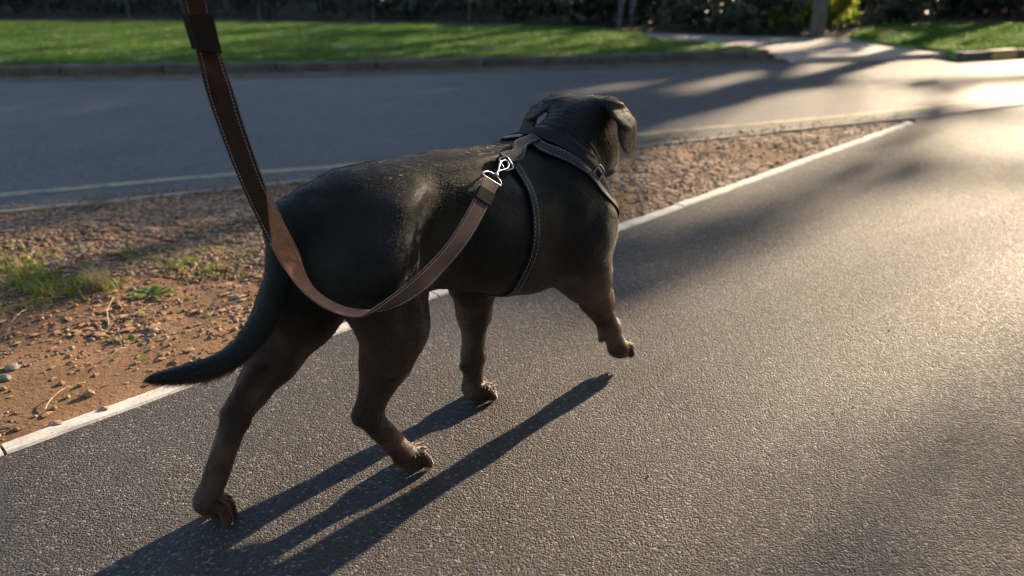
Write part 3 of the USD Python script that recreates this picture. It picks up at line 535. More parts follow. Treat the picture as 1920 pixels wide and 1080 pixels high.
# ---------------------------------------------------------------- the dog's shape (a signed distance field, dog axes: x ahead, y left, z up)
class Field:
    def __init__(self, lo, hi, h):
        self.lo = np.array(lo, float); self.h = h
        self.n = np.ceil((np.array(hi) - self.lo) / h).astype(int) + 1
        self.d = np.full(self.n, 0.2, np.float32)
    def box(self, a, b, pad):
        i0 = np.maximum(np.floor((np.asarray(a) - pad - self.lo) / self.h).astype(int), 0)
        i1 = np.minimum(np.ceil((np.asarray(b) + pad - self.lo) / self.h).astype(int) + 1, self.n)
        sl = tuple(slice(x, y) for x, y in zip(i0, i1))
        g = [(self.lo[k] + self.h * np.arange(i0[k], i1[k])).astype(np.float32) for k in range(3)]
        return sl, np.meshgrid(*g, indexing='ij', sparse=True)
    def mix(self, sl, d, k, cut=False):
        o = self.d[sl]
        d = d.astype(np.float32)
        if cut:
            a, b = o, -d
            hh = np.maximum(k - np.abs(a - b), 0) / k
            self.d[sl] = np.maximum(a, b) + hh * hh * k / 4
        else:
            hh = np.maximum(k - np.abs(o - d), 0) / k
            self.d[sl] = np.minimum(o, d) - hh * hh * k / 4
    def cone(self, a, b, ra, rb, k=.03, cut=False):
        a, b = np.array(a, float), np.array(b, float)
        r = max(ra, rb)
        sl, (X, Y, Z) = self.box(np.minimum(a, b) - r, np.maximum(a, b) + r, k + .05)
        ab = b - a; L2 = ab @ ab
        t = np.clip(((X - a[0]) * ab[0] + (Y - a[1]) * ab[1] + (Z - a[2]) * ab[2]) / L2, 0, 1)
        d = np.sqrt((X - a[0] - t * ab[0]) ** 2 + (Y - a[1] - t * ab[1]) ** 2 + (Z - a[2] - t * ab[2]) ** 2) - (ra + (rb - ra) * t)
        self.mix(sl, d, k, cut)
    def chain(self, pts, k=.03):
        for p, q in zip(pts[:-1], pts[1:]):
            self.cone(p[:3], q[:3], p[3], q[3], k)
    def ell(self, c, r, k=.03, ax=None, cut=False):
        """an ellipsoid; ax: three unit rows, its own axes"""
        c, r = np.array(c, float), np.array(r, float)
        A = np.eye(3) if ax is None else np.array(ax, float)
        e = np.sqrt(((A * r[:, None]) ** 2).sum(0))
        sl, (X, Y, Z) = self.box(c - e, c + e, k + .05)
        q = [((X - c[0]) * A[i, 0] + (Y - c[1]) * A[i, 1] + (Z - c[2]) * A[i, 2]) for i in range(3)]
        k0 = np.sqrt(sum((q[i] / r[i]) ** 2 for i in range(3)))
        k1 = np.sqrt(sum((q[i] / r[i] ** 2) ** 2 for i in range(3))) + 1e-6
        self.mix(sl, k0 * (k0 - 1) / k1, k, cut)
    def loft(self, S, k=.03):
        """sections (x, yc, zc, half width, half height), smoothly interpolated along x"""
        S = np.array(S, float)
        sl, (X, Y, Z) = self.box([S[0, 0], -S[:, 3].max(), (S[:, 2] - S[:, 4]).min()], [S[-1, 0], S[:, 3].max(), (S[:, 2] + S[:, 4]).max()], .05)
        x = np.clip(X, S[0, 0], S[-1, 0])
        f = [PchipInterpolator(S[:, 0], S[:, i])(x).astype(np.float32) for i in range(1, 5)]
        q = np.sqrt(((Y - f[0]) / f[2]) ** 2 + ((Z - f[1]) / f[3]) ** 2)
        d = (q - 1) * np.minimum(f[2], f[3])
        ex = np.abs(X - x)
        d = np.where(ex > 0, np.sqrt(np.maximum(d, 0) ** 2 + ex ** 2), d)
        self.mix(sl, d, k)
    def at(self, p):
        return map_coordinates(self.d, ((np.asarray(p) - self.lo) / self.h).T, order=1, mode='nearest')
    def grad(self, p):
        e = self.h * .8
        g = np.stack([self.at(p + e * v) - self.at(p - e * v) for v in np.eye(3)], -1)
        return g / np.maximum(np.linalg.norm(g, axis=-1, keepdims=True), 1e-9)
    def surface(self):
        """naive surface nets: (vertices, quads)"""
        d = self.d; s = d < 0
        corner = [s[i:i + d.shape[0] - 1, j:j + d.shape[1] - 1, k:k + d.shape[2] - 1] for i in (0, 1) for j in (0, 1) for k in (0, 1)]
        tot = sum(c.astype(np.int8) for c in corner)
        cell = np.argwhere((tot > 0) & (tot < 8))
        idx = np.full(np.array(d.shape) - 1, -1, np.int64); idx[tuple(cell.T)] = np.arange(len(cell))
        acc, cnt = np.zeros((len(cell), 3)), np.zeros(len(cell))
        offs = [np.array(o) for o in np.ndindex(2, 2, 2)]
        for a in offs:
            for ax in range(3):
                if a[ax]: continue
                b = a.copy(); b[ax] = 1
                da, db = d[tuple((cell + a).T)], d[tuple((cell + b).T)]
                m = (da < 0) != (db < 0)
                t = da[m] / (da[m] - db[m])
                acc[m] += a + t[:, None] * (b - a); cnt[m] += 1
        v = self.lo + self.h * (cell + acc / cnt[:, None])
        quads = []
        for ax in range(3):
            u, w = [(1, 2), (2, 0), (0, 1)][ax]
            sa = [slice(None)] * 3; sb = [slice(None)] * 3; sa[ax] = slice(0, -1); sb[ax] = slice(1, None)
            A, B = s[tuple(sa)], s[tuple(sb)]
            for flip, mask in ((False, A & ~B), (True, ~A & B)):
                e = np.argwhere(mask)
                e = e[(e[:, u] > 0) & (e[:, w] > 0) & (e[:, u] < idx.shape[u]) & (e[:, w] < idx.shape[w])]
                du, dw = np.eye(3, dtype=int)[u], np.eye(3, dtype=int)[w]
                q = np.stack([idx[tuple((e - o).T)] for o in (du + dw, dw, 0 * du, du)], 1)
                quads.append(q[:, ::-1] if flip else q)
        return v, np.vstack(quads)

def unit(v):
    v = np.asarray(v, float); return v / np.linalg.norm(v)

def build_dog_field(h=.006):
    F = Field((-.95, -.30, -.03), (.78, .30, .88), h)
    # trunk
    F.loft([(-.40, 0, .595, .040, .045), (-.37, 0, .59, .070, .080), (-.32, 0, .585, .104, .117), (-.25, 0, .580, .128, .142), (-.15, 0, .572, .124, .144), (-.05, 0, .562, .122, .148),
            (.05, 0, .538, .142, .160), (.14, 0, .515, .160, .170), (.23, 0, .500, .162, .176), (.32, 0, .500, .152, .172), (.38, 0, .505, .128, .150), (.43, 0, .515, .095, .115), (.475, 0, .52, .055, .075)], .02)
    F.ell((-.05, 0, .698), (.28, .05, .022), .05)                     # spine muscles
    F.ell((.255, 0, .648), (.13, .075, .045), .05)                  # withers
    F.ell((.40, 0, .40), (.11, .085, .085), .06)                    # breast
    # neck and head (the head turned a little to the left)
    F.cone((.29, 0, .58), (.435, .02, .675), .122, .088, .05)
    for t, r in ((.35, .118), (.58, .108), (.80, .096)):             # neck folds
        p = np.array((.29, 0, .58)) * (1 - t) + np.array((.435, .02, .675)) * t
        F.ell(p, (.022, r, r + .001), .02, ax=[unit((.835, .11, .55)), unit((-.13, .99, 0)), np.cross(unit((.835, .11, .55)), unit((-.13, .99, 0)))])
    ya = math.radians(HEADYAW); hx_, hy_ = np.array([math.cos(ya), math.sin(ya), 0]), np.array([-math.sin(ya), math.cos(ya), 0])
    hz_ = np.array([0, 0, 1.]); pt = math.radians(16)
    fx, fz = hx_ * math.cos(pt) - hz_ * math.sin(pt), hz_ * math.cos(pt) + hx_ * math.sin(pt)
    Hc = np.array(HEADC)
    hp = lambda x, y, z: Hc + fx * x + hy_ * y + fz * z
    AX = [fx, hy_, fz]
    F.ell(hp(0, 0, 0), (.105, .080, .085), .05, AX)                  # skull
    F.ell(hp(-.01, .042, .050), (.06, .034, .032), .025, AX); F.ell(hp(-.01, -.042, .050), (.06, .034, .032), .025, AX)
    F.ell(hp(.02, .038, .035), (.075, .040, .04), .03, AX); F.ell(hp(.02, -.038, .035), (.075, .040, .04), .03, AX)
    for s in (1, -1):
        F.ell(hp(.035, s * .060, -.04), (.065, .035, .052), .03, AX)  # cheek muscle
        F.ell(hp(.085, s * .045, .022), (.03, .025, .02), .02, AX)    # brow
    F.cone(hp(.08, 0, -.03), hp(.185, 0, -.045), .062, .048, .03)     # muzzle
    for s in (1, -1):
        F.cone(hp(.07, s * .04, -.06), hp(.165, s * .03, -.075), .032, .03, .03)   # flews
    F.ell(hp(.215, 0, -.02), (.022, .025, .018), .012, AX)            # nose
    F.cone(hp(.05, 0, -.09), hp(.15, 0, -.10), .035, .028, .03)       # jaw
    EARS.clear()
    for s in (1, -1):                                                 # ears: folded over at the base, hanging flaps
        b0 = hp(-.02, s * .046, .072); b1 = hp(-.02, s * .088, .074 - .006 * (s > 0)); b2 = hp(-.014, s * .123 + .014 * (s > 0), .034); b3 = hp(-.004, s * .136 + .028 * (s > 0), -.022 - .014 * (s > 0))
        EARS.append((b1 + b3) / 2 + [0, 0, .01])
        w = unit(fx * .70 + hy_ * .70) if s > 0 else unit(fx * .96 - hy_ * .26)
        for p, q, ra, wa, ke in ((b0, b1, .013, .040, .016), (b1, b2, .0105, .050, .008), (b2, b3, .009, .046, .005)):
            ex = unit(q - p); ey = unit(w - ex * (w @ ex)); ez = np.cross(ex, ey)
            F.ell((p + q) / 2, (np.linalg.norm(q - p) / 2 + .024, wa, ra), ke, [ex, ey, ez])
    # tail
    T = np.array([(-.350, 0, .650, .050), (-.400, 0, .618, .038), (-.422, -.004, .565, .033), (-.447, -.008, .510, .0305), (-.482, -.010, .456, .028), (-.530, -.010, .418, .0255), (-.585, -.008, .400, .0225), (-.640, -.004, .402, .0175), (-.680, -.002, .409, .011), (-.712, 0, .414, .003)])
    tt = np.linspace(0, 1, 28); T = np.stack([CubicSpline(np.linspace(0, 1, len(T)), T[:, i])(tt) for i in range(4)], 1)
    T[4:, 3] *= .9; TAIL[:] = list(T)
    F.chain(T[:4], .03); F.chain(T[3:], .006)
    # hind legs
    def hind(s, hip, knee, hock, ball, toe, spread):
        hip, knee, hock, ball, toe = (np.array(p, float) for p in (hip, knee, hock, ball, toe))
        F.cone(hip, knee + [0, 0, .02], .108 if s < 0 else .094, .070, .05)             # thigh
        F.cone(hip + [-.045, 0, .0], knee + [-.045, 0, .03], .072, .050, .05)      # hamstrings
        F.cone(hip + [.04, -.01 * s, -.03], knee + [.012, 0, .0], .08, .062, .05)
        m = knee * .62 + hock * .38
        F.cone(knee, m, .064, .050, .035); F.cone(m, hock + (hock - ball) * .02 + (m - hock) * .12, .050, .030, .03)
        bk = unit(np.cross(hock - ball, [0, 1, 0])); bk = bk if bk[0] < 0 else -bk
        F.cone(m + bk * .03, hock + bk * .014 + unit(hock - ball) * .012, .018, .014, .018)   # the tendon above the heel
        F.cone(hock + bk * .013 + unit(hock - ball) * .012, hock, .0165, .026, .02)
        F.cone(hock, ball, .0275, .0245, .015)
        paw(F, ball, toe, spread)
    def paw(F, ball, toe, spread):
        d = unit(toe - ball); side = unit(np.cross([0, 0, 1.], d)); up = np.cross(d, side)
        L = np.linalg.norm(toe - ball)
        F.cone(ball, ball + d * L * .45, .027, .027, .015)
        F.ell(ball + d * L * .25 - up * .014, (.022, .027, .012), .01, [d, side, up]); PADS.append(ball + d * L * .1 - up * .024)          # heel pad
        W_ = .0190 * spread; KN, TP = [], []
        for j, (o, fwd) in enumerate(((-1.5, .70), (-.5, 1.0), (.5, 1.0), (1.5, .70))):
            kn = ball + d * L * (fwd - .36) + side * o * W_ * .92 + up * .013
            tp = ball + d * L * (fwd + .02) + side * o * W_ * 1.05 - up * .009
            F.cone(ball + side * o * .011 + up * .006, kn, .0135, .0118, .006); F.cone(kn, tp, .0118, .0104, .0025)
            F.ell(tp - up * .007, (.011, .0085, .006), .003, [d, side, up])
            NAILS.append((tp + d * .005 + up * .002, unit(d * .85 - up * .5 + side * o * .06))); KN.append(kn); TP.append(tp)
        for j in range(3): F.cone((KN[j] + KN[j + 1]) / 2 + up * .011 - d * .012, (TP[j] + TP[j + 1]) / 2 + up * .006 + d * .012, .0042, .0052, .004, cut=True)
    NAILS.clear(); PADS.clear()
    hind(1, (-.26, .085, .54), (-.350, .085, .40), (-.537, .066, .222), (-.622, .064, .056), (-.574, .054, .012), 1.15)
    hind(-1, (-.245, -.080, .55), (-.216, -.092, .395), (-.298, -.078, .200), (-.203, -.072, .046), (-.140, -.062, .019), 1.15)
    # fore legs
    def fore(s, sh, el, wr, ball, toe, spread):
        sh, el, wr, ball, toe = (np.array(p, float) for p in (sh, el, wr, ball, toe))
        F.cone(sh + [-.03, -.022 * s, .12], sh, .062, .082, .06)      # shoulder blade
        F.cone(sh, el, .080, .058, .05); F.cone(sh + [-.06, 0, -.02], el + [-.02, 0, .01], .06, .045, .05)   # upper arm
        m = el * .6 + wr * .4
        F.cone(el, m, .053, .042, .03); F.cone(m, wr, .040, .0265, .03)
        F.cone(el + [-.025, 0, 0], el, .024, .03, .025)
        F.ell(wr, (.030, .030, .032), .015)
        F.ell(wr + unit(el - wr) * -.01 + unit(wr - toe) * .0 + [-.033, 0, -.012], (.012, .011, .014), .006)   # carpal pad
        F.cone(wr, ball, .0265, .0255, .015)
        paw(F, ball, toe, spread)
    fore(1, (.28, .105, .50), (.150, .090, .345), (.132, .078, .135), (.120, .068, .040), (.184, .066, .017), 1.2)
    fore(-1, (.350, -.098, .50), (.365, -.112, .355), (.482, -.098, .165), (.540, -.086, .080), (.602, -.076, .052), .74)
    for hk_, kn_ in ((np.array([-.537, .066, .222]), np.array([-.335, .085, .40])), (np.array([-.298, -.078, .200]), np.array([-.205, -.092, .395]))):
        m = hk_ * .72 + kn_ * .28; ax = unit(kn_ - hk_); lat = unit(np.cross(ax, [1, 0, .6])); bk_ = np.cross(lat, ax); bk_ = bk_ if bk_[0] < 0 else -bk_
        for sg in (1, -1): F.ell(m + bk_ * .014 + lat * sg * .033, (.05, .009, .011), .03, [ax, lat, np.cross(ax, lat)], cut=True)
    F.ell((-.185, -.095, .655), (.04, .03, .022), .08); F.ell((-.185, .095, .655), (.04, .03, .022), .08)      # points of the hip
    F.ell((-.105, -.162, .57), (.05, .030, .08), .09, cut=True)                                                # hollow of the flank
    gx = unit((.10, 0, 1.)); F.ell((-.235, -.186, .475), (.085, .022, .016), .035, [gx, np.array([0, 1., 0]), np.cross(gx, [0, 1., 0])], cut=True)   # between the thigh muscles
    gs = unit((.55, 0, .8)); F.ell((.285, -.196, .50), (.10, .022, .014), .03, [gs, np.array([0, 1., 0]), np.cross(gs, [0, 1., 0])], cut=True)     # behind the shoulder blade
    F.cone((.315, -.130, .465), (.365, -.135, .385), .044, .034, .025)                                            # upper arm muscle
    # flank fold, armpit, groove between the thighs
    F.ell((-.085, -.176, .46), (.06, .030, .13), .10, cut=True); F.ell((-.10, .176, .46), (.06, .03, .13), .10, cut=True)
    F.ell((.22, -.190, .50), (.03, .022, .13), .06, cut=True)
    return F
sm = lambda a, b, x: np.clip((x - a) / (b - a), 0, 1) ** 2 * (3 - 2 * np.clip((x - a) / (b - a), 0, 1))
HEADYAW, HEADC, NAILS, TAIL, EARS, PADS = 21, (.470, .022, .702), [], [], [], []
DF = build_dog_field(.0044)
dv, dq = DF.surface()
dm = trimesh.Trimesh(dv, np.vstack([dq[:, [0, 1, 2]], dq[:, [0, 2, 3]]]), process=False)
trimesh.smoothing.filter_taubin(dm, lamb=.5, nu=.52, iterations=6); mv_ = np.array(dm.vertices) - dv; ln_ = np.linalg.norm(mv_, axis=1, keepdims=True); dv = dv + mv_ * np.minimum(1, .0035 / np.maximum(ln_, 1e-9)); dfc = np.array(dm.faces)
wr = meshkit.fbm(dv * 26) - .5                                          # slack skin over neck and shoulders
nk = np.exp(-(((dv - [.36, .01, .66]) / [.10, .14, .10]) ** 2).sum(1)); ridge = np.sin((dv[:, 0] * .8 + dv[:, 2] * .55) * 210 + wr * 5)
tail_d = np.min([np.linalg.norm(dv - t[:3], axis=1) for t in TAIL], axis=0)
dn = DF.grad(dv); dv = dv + dn * ((nk * .0085 * (.5 - np.abs(ridge) ** .6)) + .0016 * wr + .010 * (meshkit.fbm(dv * 9 + 40) - .5) * sm(.30, .45, dv[:, 2]) + .0065 * (meshkit.fbm(dv * [52, 52, 13]) - .5) * sm(.45, .28, dv[:, 2]) * np.where(tail_d < .05, 0, 1))[:, None]
brown = np.clip(sm(.60, .30, dv[:, 2]) * .85 + .25 * sm(.66, .45, dv[:, 2]), 0, 1) * np.where(tail_d < .05, .0, 1) 
cheek = np.exp(-(((dv - [.55, -.03, .62]) / [.10, .12, .09]) ** 2).sum(1)); brown = np.clip(np.maximum(brown, cheek * 1.3), 0, 1)
brown = np.clip(brown * (.35 + 1.1 * meshkit.fbm(dv * [13, 13, 9])), 0, 1); earw = np.max([np.exp(-(((dv - e_) / .05) ** 2).sum(1)) for e_ in EARS], axis=0); brown = np.maximum(np.maximum(brown * .8, .82 * cheek), .62 * earw); tipw = np.max([np.exp(-(((dv - n_[0]) / .012) ** 2).sum(1)) for n_ in NAILS] + [.9 * np.exp(-(((dv - q_) / .014) ** 2).sum(1)) for q_ in PADS], axis=0); chest = .9 * np.exp(-(((dv - [.36, -.085, .335]) / [.07, .05, .04]) ** 2).sum(1)); brown = np.clip(np.maximum(np.maximum(brown, tipw), chest), 0, 1)
COAT = M('dog_coat', {'g': ('geometry', {}), 'br': ('attribute', {'attribute': 'brown'}), 'r': ('rgb_ramp', {'ramp': [(0, (.0028, .0027, .003)), (.42, (.007, .0042, .0032)), (.72, (.027, .0105, .006)), (1, (.12, .075, .055))]}),
    'mp': ('mapping', {'rotation': (0, 0, -(math.pi / 2 - DOG_AZ)), 'mapping_type': 'texture', 'scale': (5, 1, 1.6)}), 'n': ('noise_texture', {'scale': 420, 'detail': 3, 'roughness': .6}), 'n2': ('noise_texture', {'scale': 30, 'detail': 3}), 'b': ('bump', {'strength': .55, 'distance': .0016}),
    'rr': ('map_range', {'from_min': .3, 'from_max': .7, 'to_min': .44, 'to_max': .60}), 'p': ('principled_bsdf', {'specular_ior_level': .22})},
    [('g.position', 'mp.vector'), ('mp.vector', 'n.vector'), ('g.position', 'n2.vector'), ('br.fac', 'r.fac'), ('r.color', 'p.base_color'), ('n.fac', 'b.height'), ('b.normal', 'p.normal'), ('n2.fac', 'rr.value'), ('rr.result', 'p.roughness')])
dog = thing('dog', 'muscular black and dark brown dog walking away on the path, right forepaw lifted, tail low', 'dog', dog_w([0, 0, 0]))
obj('body', (dog_w(dv), dfc), COAT, dog, smooth=True, prim={'brown': brown})
NAILM = plain('nail', (.55, .48, .42), .45, .3, 120); EYEM = plain('eye_dark', (.012, .007, .005), .08, .2, 40); NOSEM = plain('nose_leather', (.008, .008, .009), .35, .3, 160)
for p, d in NAILS:
    P = p + np.linspace(-.002, .0115, 5)[:, None] * d - np.array([0, 0, 1.]) * (np.linspace(0, 1, 5) ** 2 * .003)[:, None]
    P[:, 2] = np.maximum(P[:, 2], .004)
    obj('claw', tube(dog_w(P), np.array([.0062, .0060, .0050, .0034, .001]) * S, 8), NAILM, dog, smooth=True)
_y = math.radians(HEADYAW); _p = math.radians(16); _hx = np.array([math.cos(_y), math.sin(_y), 0]); hyv = np.array([-math.sin(_y), math.cos(_y), 0]); hxv = _hx * math.cos(_p) - np.array([0, 0, math.sin(_p)]); hzv = np.cross(hxv, hyv)
for s_ in (1, -1):
    m = trimesh.creation.icosphere(3, .0125); obj('eye', (dog_w(np.array(m.vertices) + np.array(HEADC) + hxv * .098 + hyv * s_ * .050 + hzv * .004), m.faces), EYEM, dog, smooth=True)
m = trimesh.creation.icosphere(3, 1.0); obj('nose', (dog_w(np.array(m.vertices) @ (np.stack([hxv * .017, hyv * .024, hzv * .017])) + np.array(HEADC) + hxv * .222 - hzv * .018), m.faces), NOSEM, dog, smooth=True)
# short coat: single hairs lying back along the body
HAIR = M('coat_hair', {'hi': ('attribute', {'attribute': 'brown'}), 'r': ('rgb_ramp', {'ramp': [(0, (.0095, .009, .009)), (.5, (.013, .0085, .0065)), (.75, (.042, .017, .010)), (1, (.14, .09, .065))]}), 'p': ('principled_bsdf', {'roughness': .32, 'specular_ior_level': .6})}, [('hi.fac', 'r.fac'), ('r.color', 'p.base_color')])
rh = np.random.default_rng(77)
def hairs(n, length, width, name, region=None, lift=(.15, .42), col=None):
    tri = dv[dfc]; ar = np.linalg.norm(np.cross(tri[:, 1] - tri[:, 0], tri[:, 2] - tri[:, 0]), axis=1)
    if region is not None: ar = ar * region(tri.mean(1))
    k = rh.choice(len(dfc), n, p=ar / ar.sum()); a, b = rh.uniform(size=(2, n)); f = a + b > 1; a[f], b[f] = 1 - a[f], 1 - b[f]
    P = tri[k, 0] + a[:, None] * (tri[k, 1] - tri[k, 0]) + b[:, None] * (tri[k, 2] - tri[k, 0]); nn = DF.grad(P)
    low = sm(.46, .34, P[:, 2]); td = np.min([np.linalg.norm(P - t[:3], axis=1) for t in TAIL], axis=0)
    D = np.stack([-1 + low * .8, .0 * low, -.25 - low * .9], 1); D[td < .05] = [-.9, 0, -.35]
    D = D + .30 * rh.normal(size=D.shape) + .7 * (np.stack([meshkit.fbm(P * 6 + o) for o in (0, 30, 60)], 1) - .5)
    D -= nn * (D * nn).sum(1, keepdims=True); D /= np.linalg.norm(D, axis=1, keepdims=True)
    L = length * rh.uniform(.6, 1.2, n)[:, None]; T = P + (D + nn * rh.uniform(*lift, n)[:, None]) * L; B = P - nn * .001
    br = np.clip(map_brown(P), 0, 1) if col is None else np.full(n, col)
    path = numbered(dog + '/' + name); c = UsdGeom.BasisCurves.Define(stage, path); pts = np.stack([B, T], 1).reshape(-1, 3)
    c.CreateTypeAttr('linear'); c.CreatePointsAttr(Vt.Vec3fArray.FromNumpy((dog_w(pts) - LOC[dog]).astype(np.float32))); c.CreateCurveVertexCountsAttr(Vt.IntArray.FromNumpy(np.full(n, 2, np.int32)))
    w = np.tile([width, width * .25], n).astype(np.float32); c.CreateWidthsAttr(Vt.FloatArray.FromNumpy(w)); c.SetWidthsInterpolation('vertex')
    pv = UsdGeom.PrimvarsAPI(c).CreatePrimvar('brown', Sdf.ValueTypeNames.FloatArray, 'uniform'); pv.Set(Vt.FloatArray.FromNumpy(br.astype(np.float32)))
    UsdShade.MaterialBindingAPI.Apply(c.GetPrim()).Bind(HAIR); tag(c, kind='stuff'); return path
from scipy.spatial import cKDTree
BT = cKDTree(dv)
def map_brown(P): return brown[BT.query(P)[1]]
if HAIRS: hairs(HAIRS, .0085, .00052, 'coat')
hairs(1300, .017, .0005, 'tail_fringe', region=lambda c: ((np.min([np.linalg.norm(c - t[:3], axis=1) for t in TAIL[15:]], axis=0) < .03) & (DF.grad(c)[:, 2] < -.3)).astype(float) + 1e-9, lift=(.25, .6), col=.75)

# ---------------------------------------------------------------- harness and collar, laid onto the dog's skin
ec = dog_l(CAM)
def cast(x, y):
    """where the sight line through a point of the photograph's layout meets the dog"""
    d = unit(dog_l(at_depth(x, y, 1.0)) - ec); t = 1.0
    for _ in range(200):
        p = ec + d * t; s_ = DF.at(p[None])[0]
        if s_ < .0008: break
        t += max(s_ * .6, .0008)
    return p
def snap(p, off, it=8):
    p = np.array(p, float)
    for _ in range(it): p = p - DF.grad(p) * (DF.at(p) - off)[:, None]
    return p
LEATHER = M('black_leather', {'g': ('geometry', {}), 'n': ('noise_texture', {'scale': 220, 'detail': 4}), 'r': ('rgb_ramp', {'ramp': [(.3, (.003, .0035, .005)), (.7, (.008, .009, .012))]}), 'b': ('bump', {'strength': .4, 'distance': .0008}), 'p': ('principled_bsdf', {'roughness': .5, 'specular_ior_level': .22})}, [('g.position', 'n.vector'), ('n.fac', 'r.fac'), ('r.color', 'p.base_color'), ('n.fac', 'b.height'), ('b.normal', 'p.normal')])
WEB = plain('black_webbing', (.0045, .0045, .005), .85, .3, 200, specular_ior_level=.15); THREAD = plain('white_thread', (.27, .27, .29), .7, .1, 300); STEEL = M('steel', {'p': ('principled_bsdf', {'base_color': (.34, .35, .37), 'metallic': 1.0, 'roughness': .32})}, []); DARKSTEEL = M('dark_steel', {'p': ('principled_bsdf', {'base_color': (.16, .17, .19), 'metallic': 1.0, 'roughness': .35})}, [])
def ribbon(C_, E_, N_, th):
    """C_ (n, m, 3): points across the strap at each step; N_: outward normals; th: thickness"""
    n, m = C_.shape[:2]; top = C_ + N_ * th; V = np.concatenate([top, C_[:, ::-1]], 1); k = 2 * m; V = V.reshape(-1, 3); F = []
    for i in range(n - 1):
        for j in range(k): a, b = i * k + j, i * k + (j + 1) % k; F.append((a, b, b + k, a + k))
    V2, F2 = V, np.array(F); caps = []
    for o in (0, (n - 1) * k):
        for j in range(m - 1): caps.append((o + j, o + j + 1, o + k - 2 - j, o + k - 1 - j) if o else (o + k - 1 - j, o + k - 2 - j, o + j + 1, o + j))
    return V2, np.vstack([F2, np.array(caps)])
def dashes(A, N_, pitch, on, r, lift):
    """thread along the polyline A, in dashes"""
    d = np.r_[0, np.cumsum(np.linalg.norm(np.diff(A, axis=0), axis=1))]; parts = []
    f = lambda s_: np.array([np.interp(s_, d, A[:, i] + N_[:, i] * lift) for i in range(3)])
    for s_ in np.arange(pitch, d[-1] - pitch, pitch): parts.append(tube(np.array([f(s_), f(s_ + on)]), r, 4))
    return join(parts)
def body_strap(parent, name, pts, width, m, off=.003, th=.004, stitch=True, n=90, closed=False, edge=.0045):
    P = snap(bez(pts, n), off)
    for _ in range(3): P[1:-1] = (P[:-2] + 2 * P[1:-1] + P[2:]) / 4
    P = snap(P, off); T = np.gradient(P, axis=0); T /= np.linalg.norm(T, axis=1, keepdims=True); N_ = DF.grad(P)
    for _ in range(4): N_[1:-1] = (N_[:-2] + 2 * N_[1:-1] + N_[2:]) / 4
    N_ /= np.linalg.norm(N_, axis=1, keepdims=True); W_ = np.cross(N_, T); W_ /= np.linalg.norm(W_, axis=1, keepdims=True)
    o = np.linspace(-.5, .5, 5) * width; C_ = P[:, None] + W_[:, None] * o[None, :, None]
    C_ = snap(C_.reshape(-1, 3), off, 4).reshape(n, 5, 3); C_[:, 1:4] = .5 * C_[:, 1:4] + .5 * (C_[:, :1] * (1 - np.array([.25, .5, .75])[None, :, None]) + C_[:, 4:] * np.array([.25, .5, .75])[None, :, None] + N_[:, None] * .001)
    Nn = np.repeat(N_[:, None], 5, 1); V, F = ribbon(C_, None, Nn, th)
    sp = obj(name, (dog_w(V), F), m, parent, smooth=40)
    if stitch:
        q = join([dashes(dog_w(C_[:, j] + (C_[:, 4 - j] - C_[:, j]) * (edge / width)), N_ @ DR, .0098 * S, .0050 * S, .0008 * S, (th + .0004) * S) for j in (0, 4)]); obj('stitching', q, THREAD, sp, kind='stuff')
    return P, N_
mir = lambda P: np.asarray(P)[::-1] * [1, -1, 1]
hz0 = cast(938, 316)
har = thing('harness', 'black leather dog harness with white stitching strapped round the dog\'s chest and shoulders', 'harness', dog_w(hz0))
gr = np.array([cast(*p) for p in [(962, 306), (986, 345), (1001, 390), (1004, 435), (998, 478), (980, 518), (955, 550)]])
gr = np.vstack([[gr[0, 0], -.012, gr[0, 2]], gr, [gr[-1, 0] - .012, -.02, gr[-1, 2] - .02]])
body_strap(har, 'girth_strap', gr, .021, LEATHER); body_strap(har, 'girth_strap', mir(gr), .021, LEATHER, stitch=False)
sh = np.array([cast(*p) for p in [(1022, 281), (1058, 292), (1088, 309), (1112, 331), (1126, 352)]]); sh = np.vstack([[sh[0, 0], -.01, sh[0, 2]], sh, [.487, -.075, .455], [.470, -.015, .40]])
body_strap(har, 'shoulder_strap', sh, .032, LEATHER); body_strap(har, 'shoulder_strap', mir(sh), .032, LEATHER)
bk = np.array([cast(*p) for p in [(940, 309), (965, 296), (992, 285), (1020, 276)]]); bk[:, 1] = np.clip(bk[:, 1], -.02, .02)
body_strap(har, 'back_strap', bk, .034, LEATHER, off=.0075, n=40)
body_strap(har, 'chest_strap', np.array([[.455, -.01, .40], [.38, -.0, .36], [.30, 0, .33], [gr[-1, 0], .0, gr[-1, 2]]]), .024, LEATHER, stitch=False, n=30)
def frame(parent, name, c, t, n_, w, h, r, m):
    """a rounded rectangular buckle or ring"""
    t, n_ = unit(t), unit(n_); s_ = np.cross(n_, t); a = np.linspace(0, 2 * np.pi, 33); e = .45
    x = np.sign(np.cos(a)) * np.abs(np.cos(a)) ** e * w / 2; y = np.sign(np.sin(a)) * np.abs(np.sin(a)) ** e * h / 2
    obj(name, tube(dog_w(c + x[:, None] * t + y[:, None] * s_), r * S, 8, False), m, parent, smooth=True)
bc = cast(1116, 326); bn = DF.grad(bc[None])[0]; frame(har, 'buckle', bc + bn * .008, cast(1130, 350) - cast(1100, 312), bn, .026, .042, .0028, DARKSTEEL)
ring_c = cast(944, 312); rn3 = DF.grad(ring_c[None])[0]; frame(har, 'leash_ring', ring_c + rn3 * .012, bk[-1] - bk[0], rn3, .026, .034, .0026, STEEL)
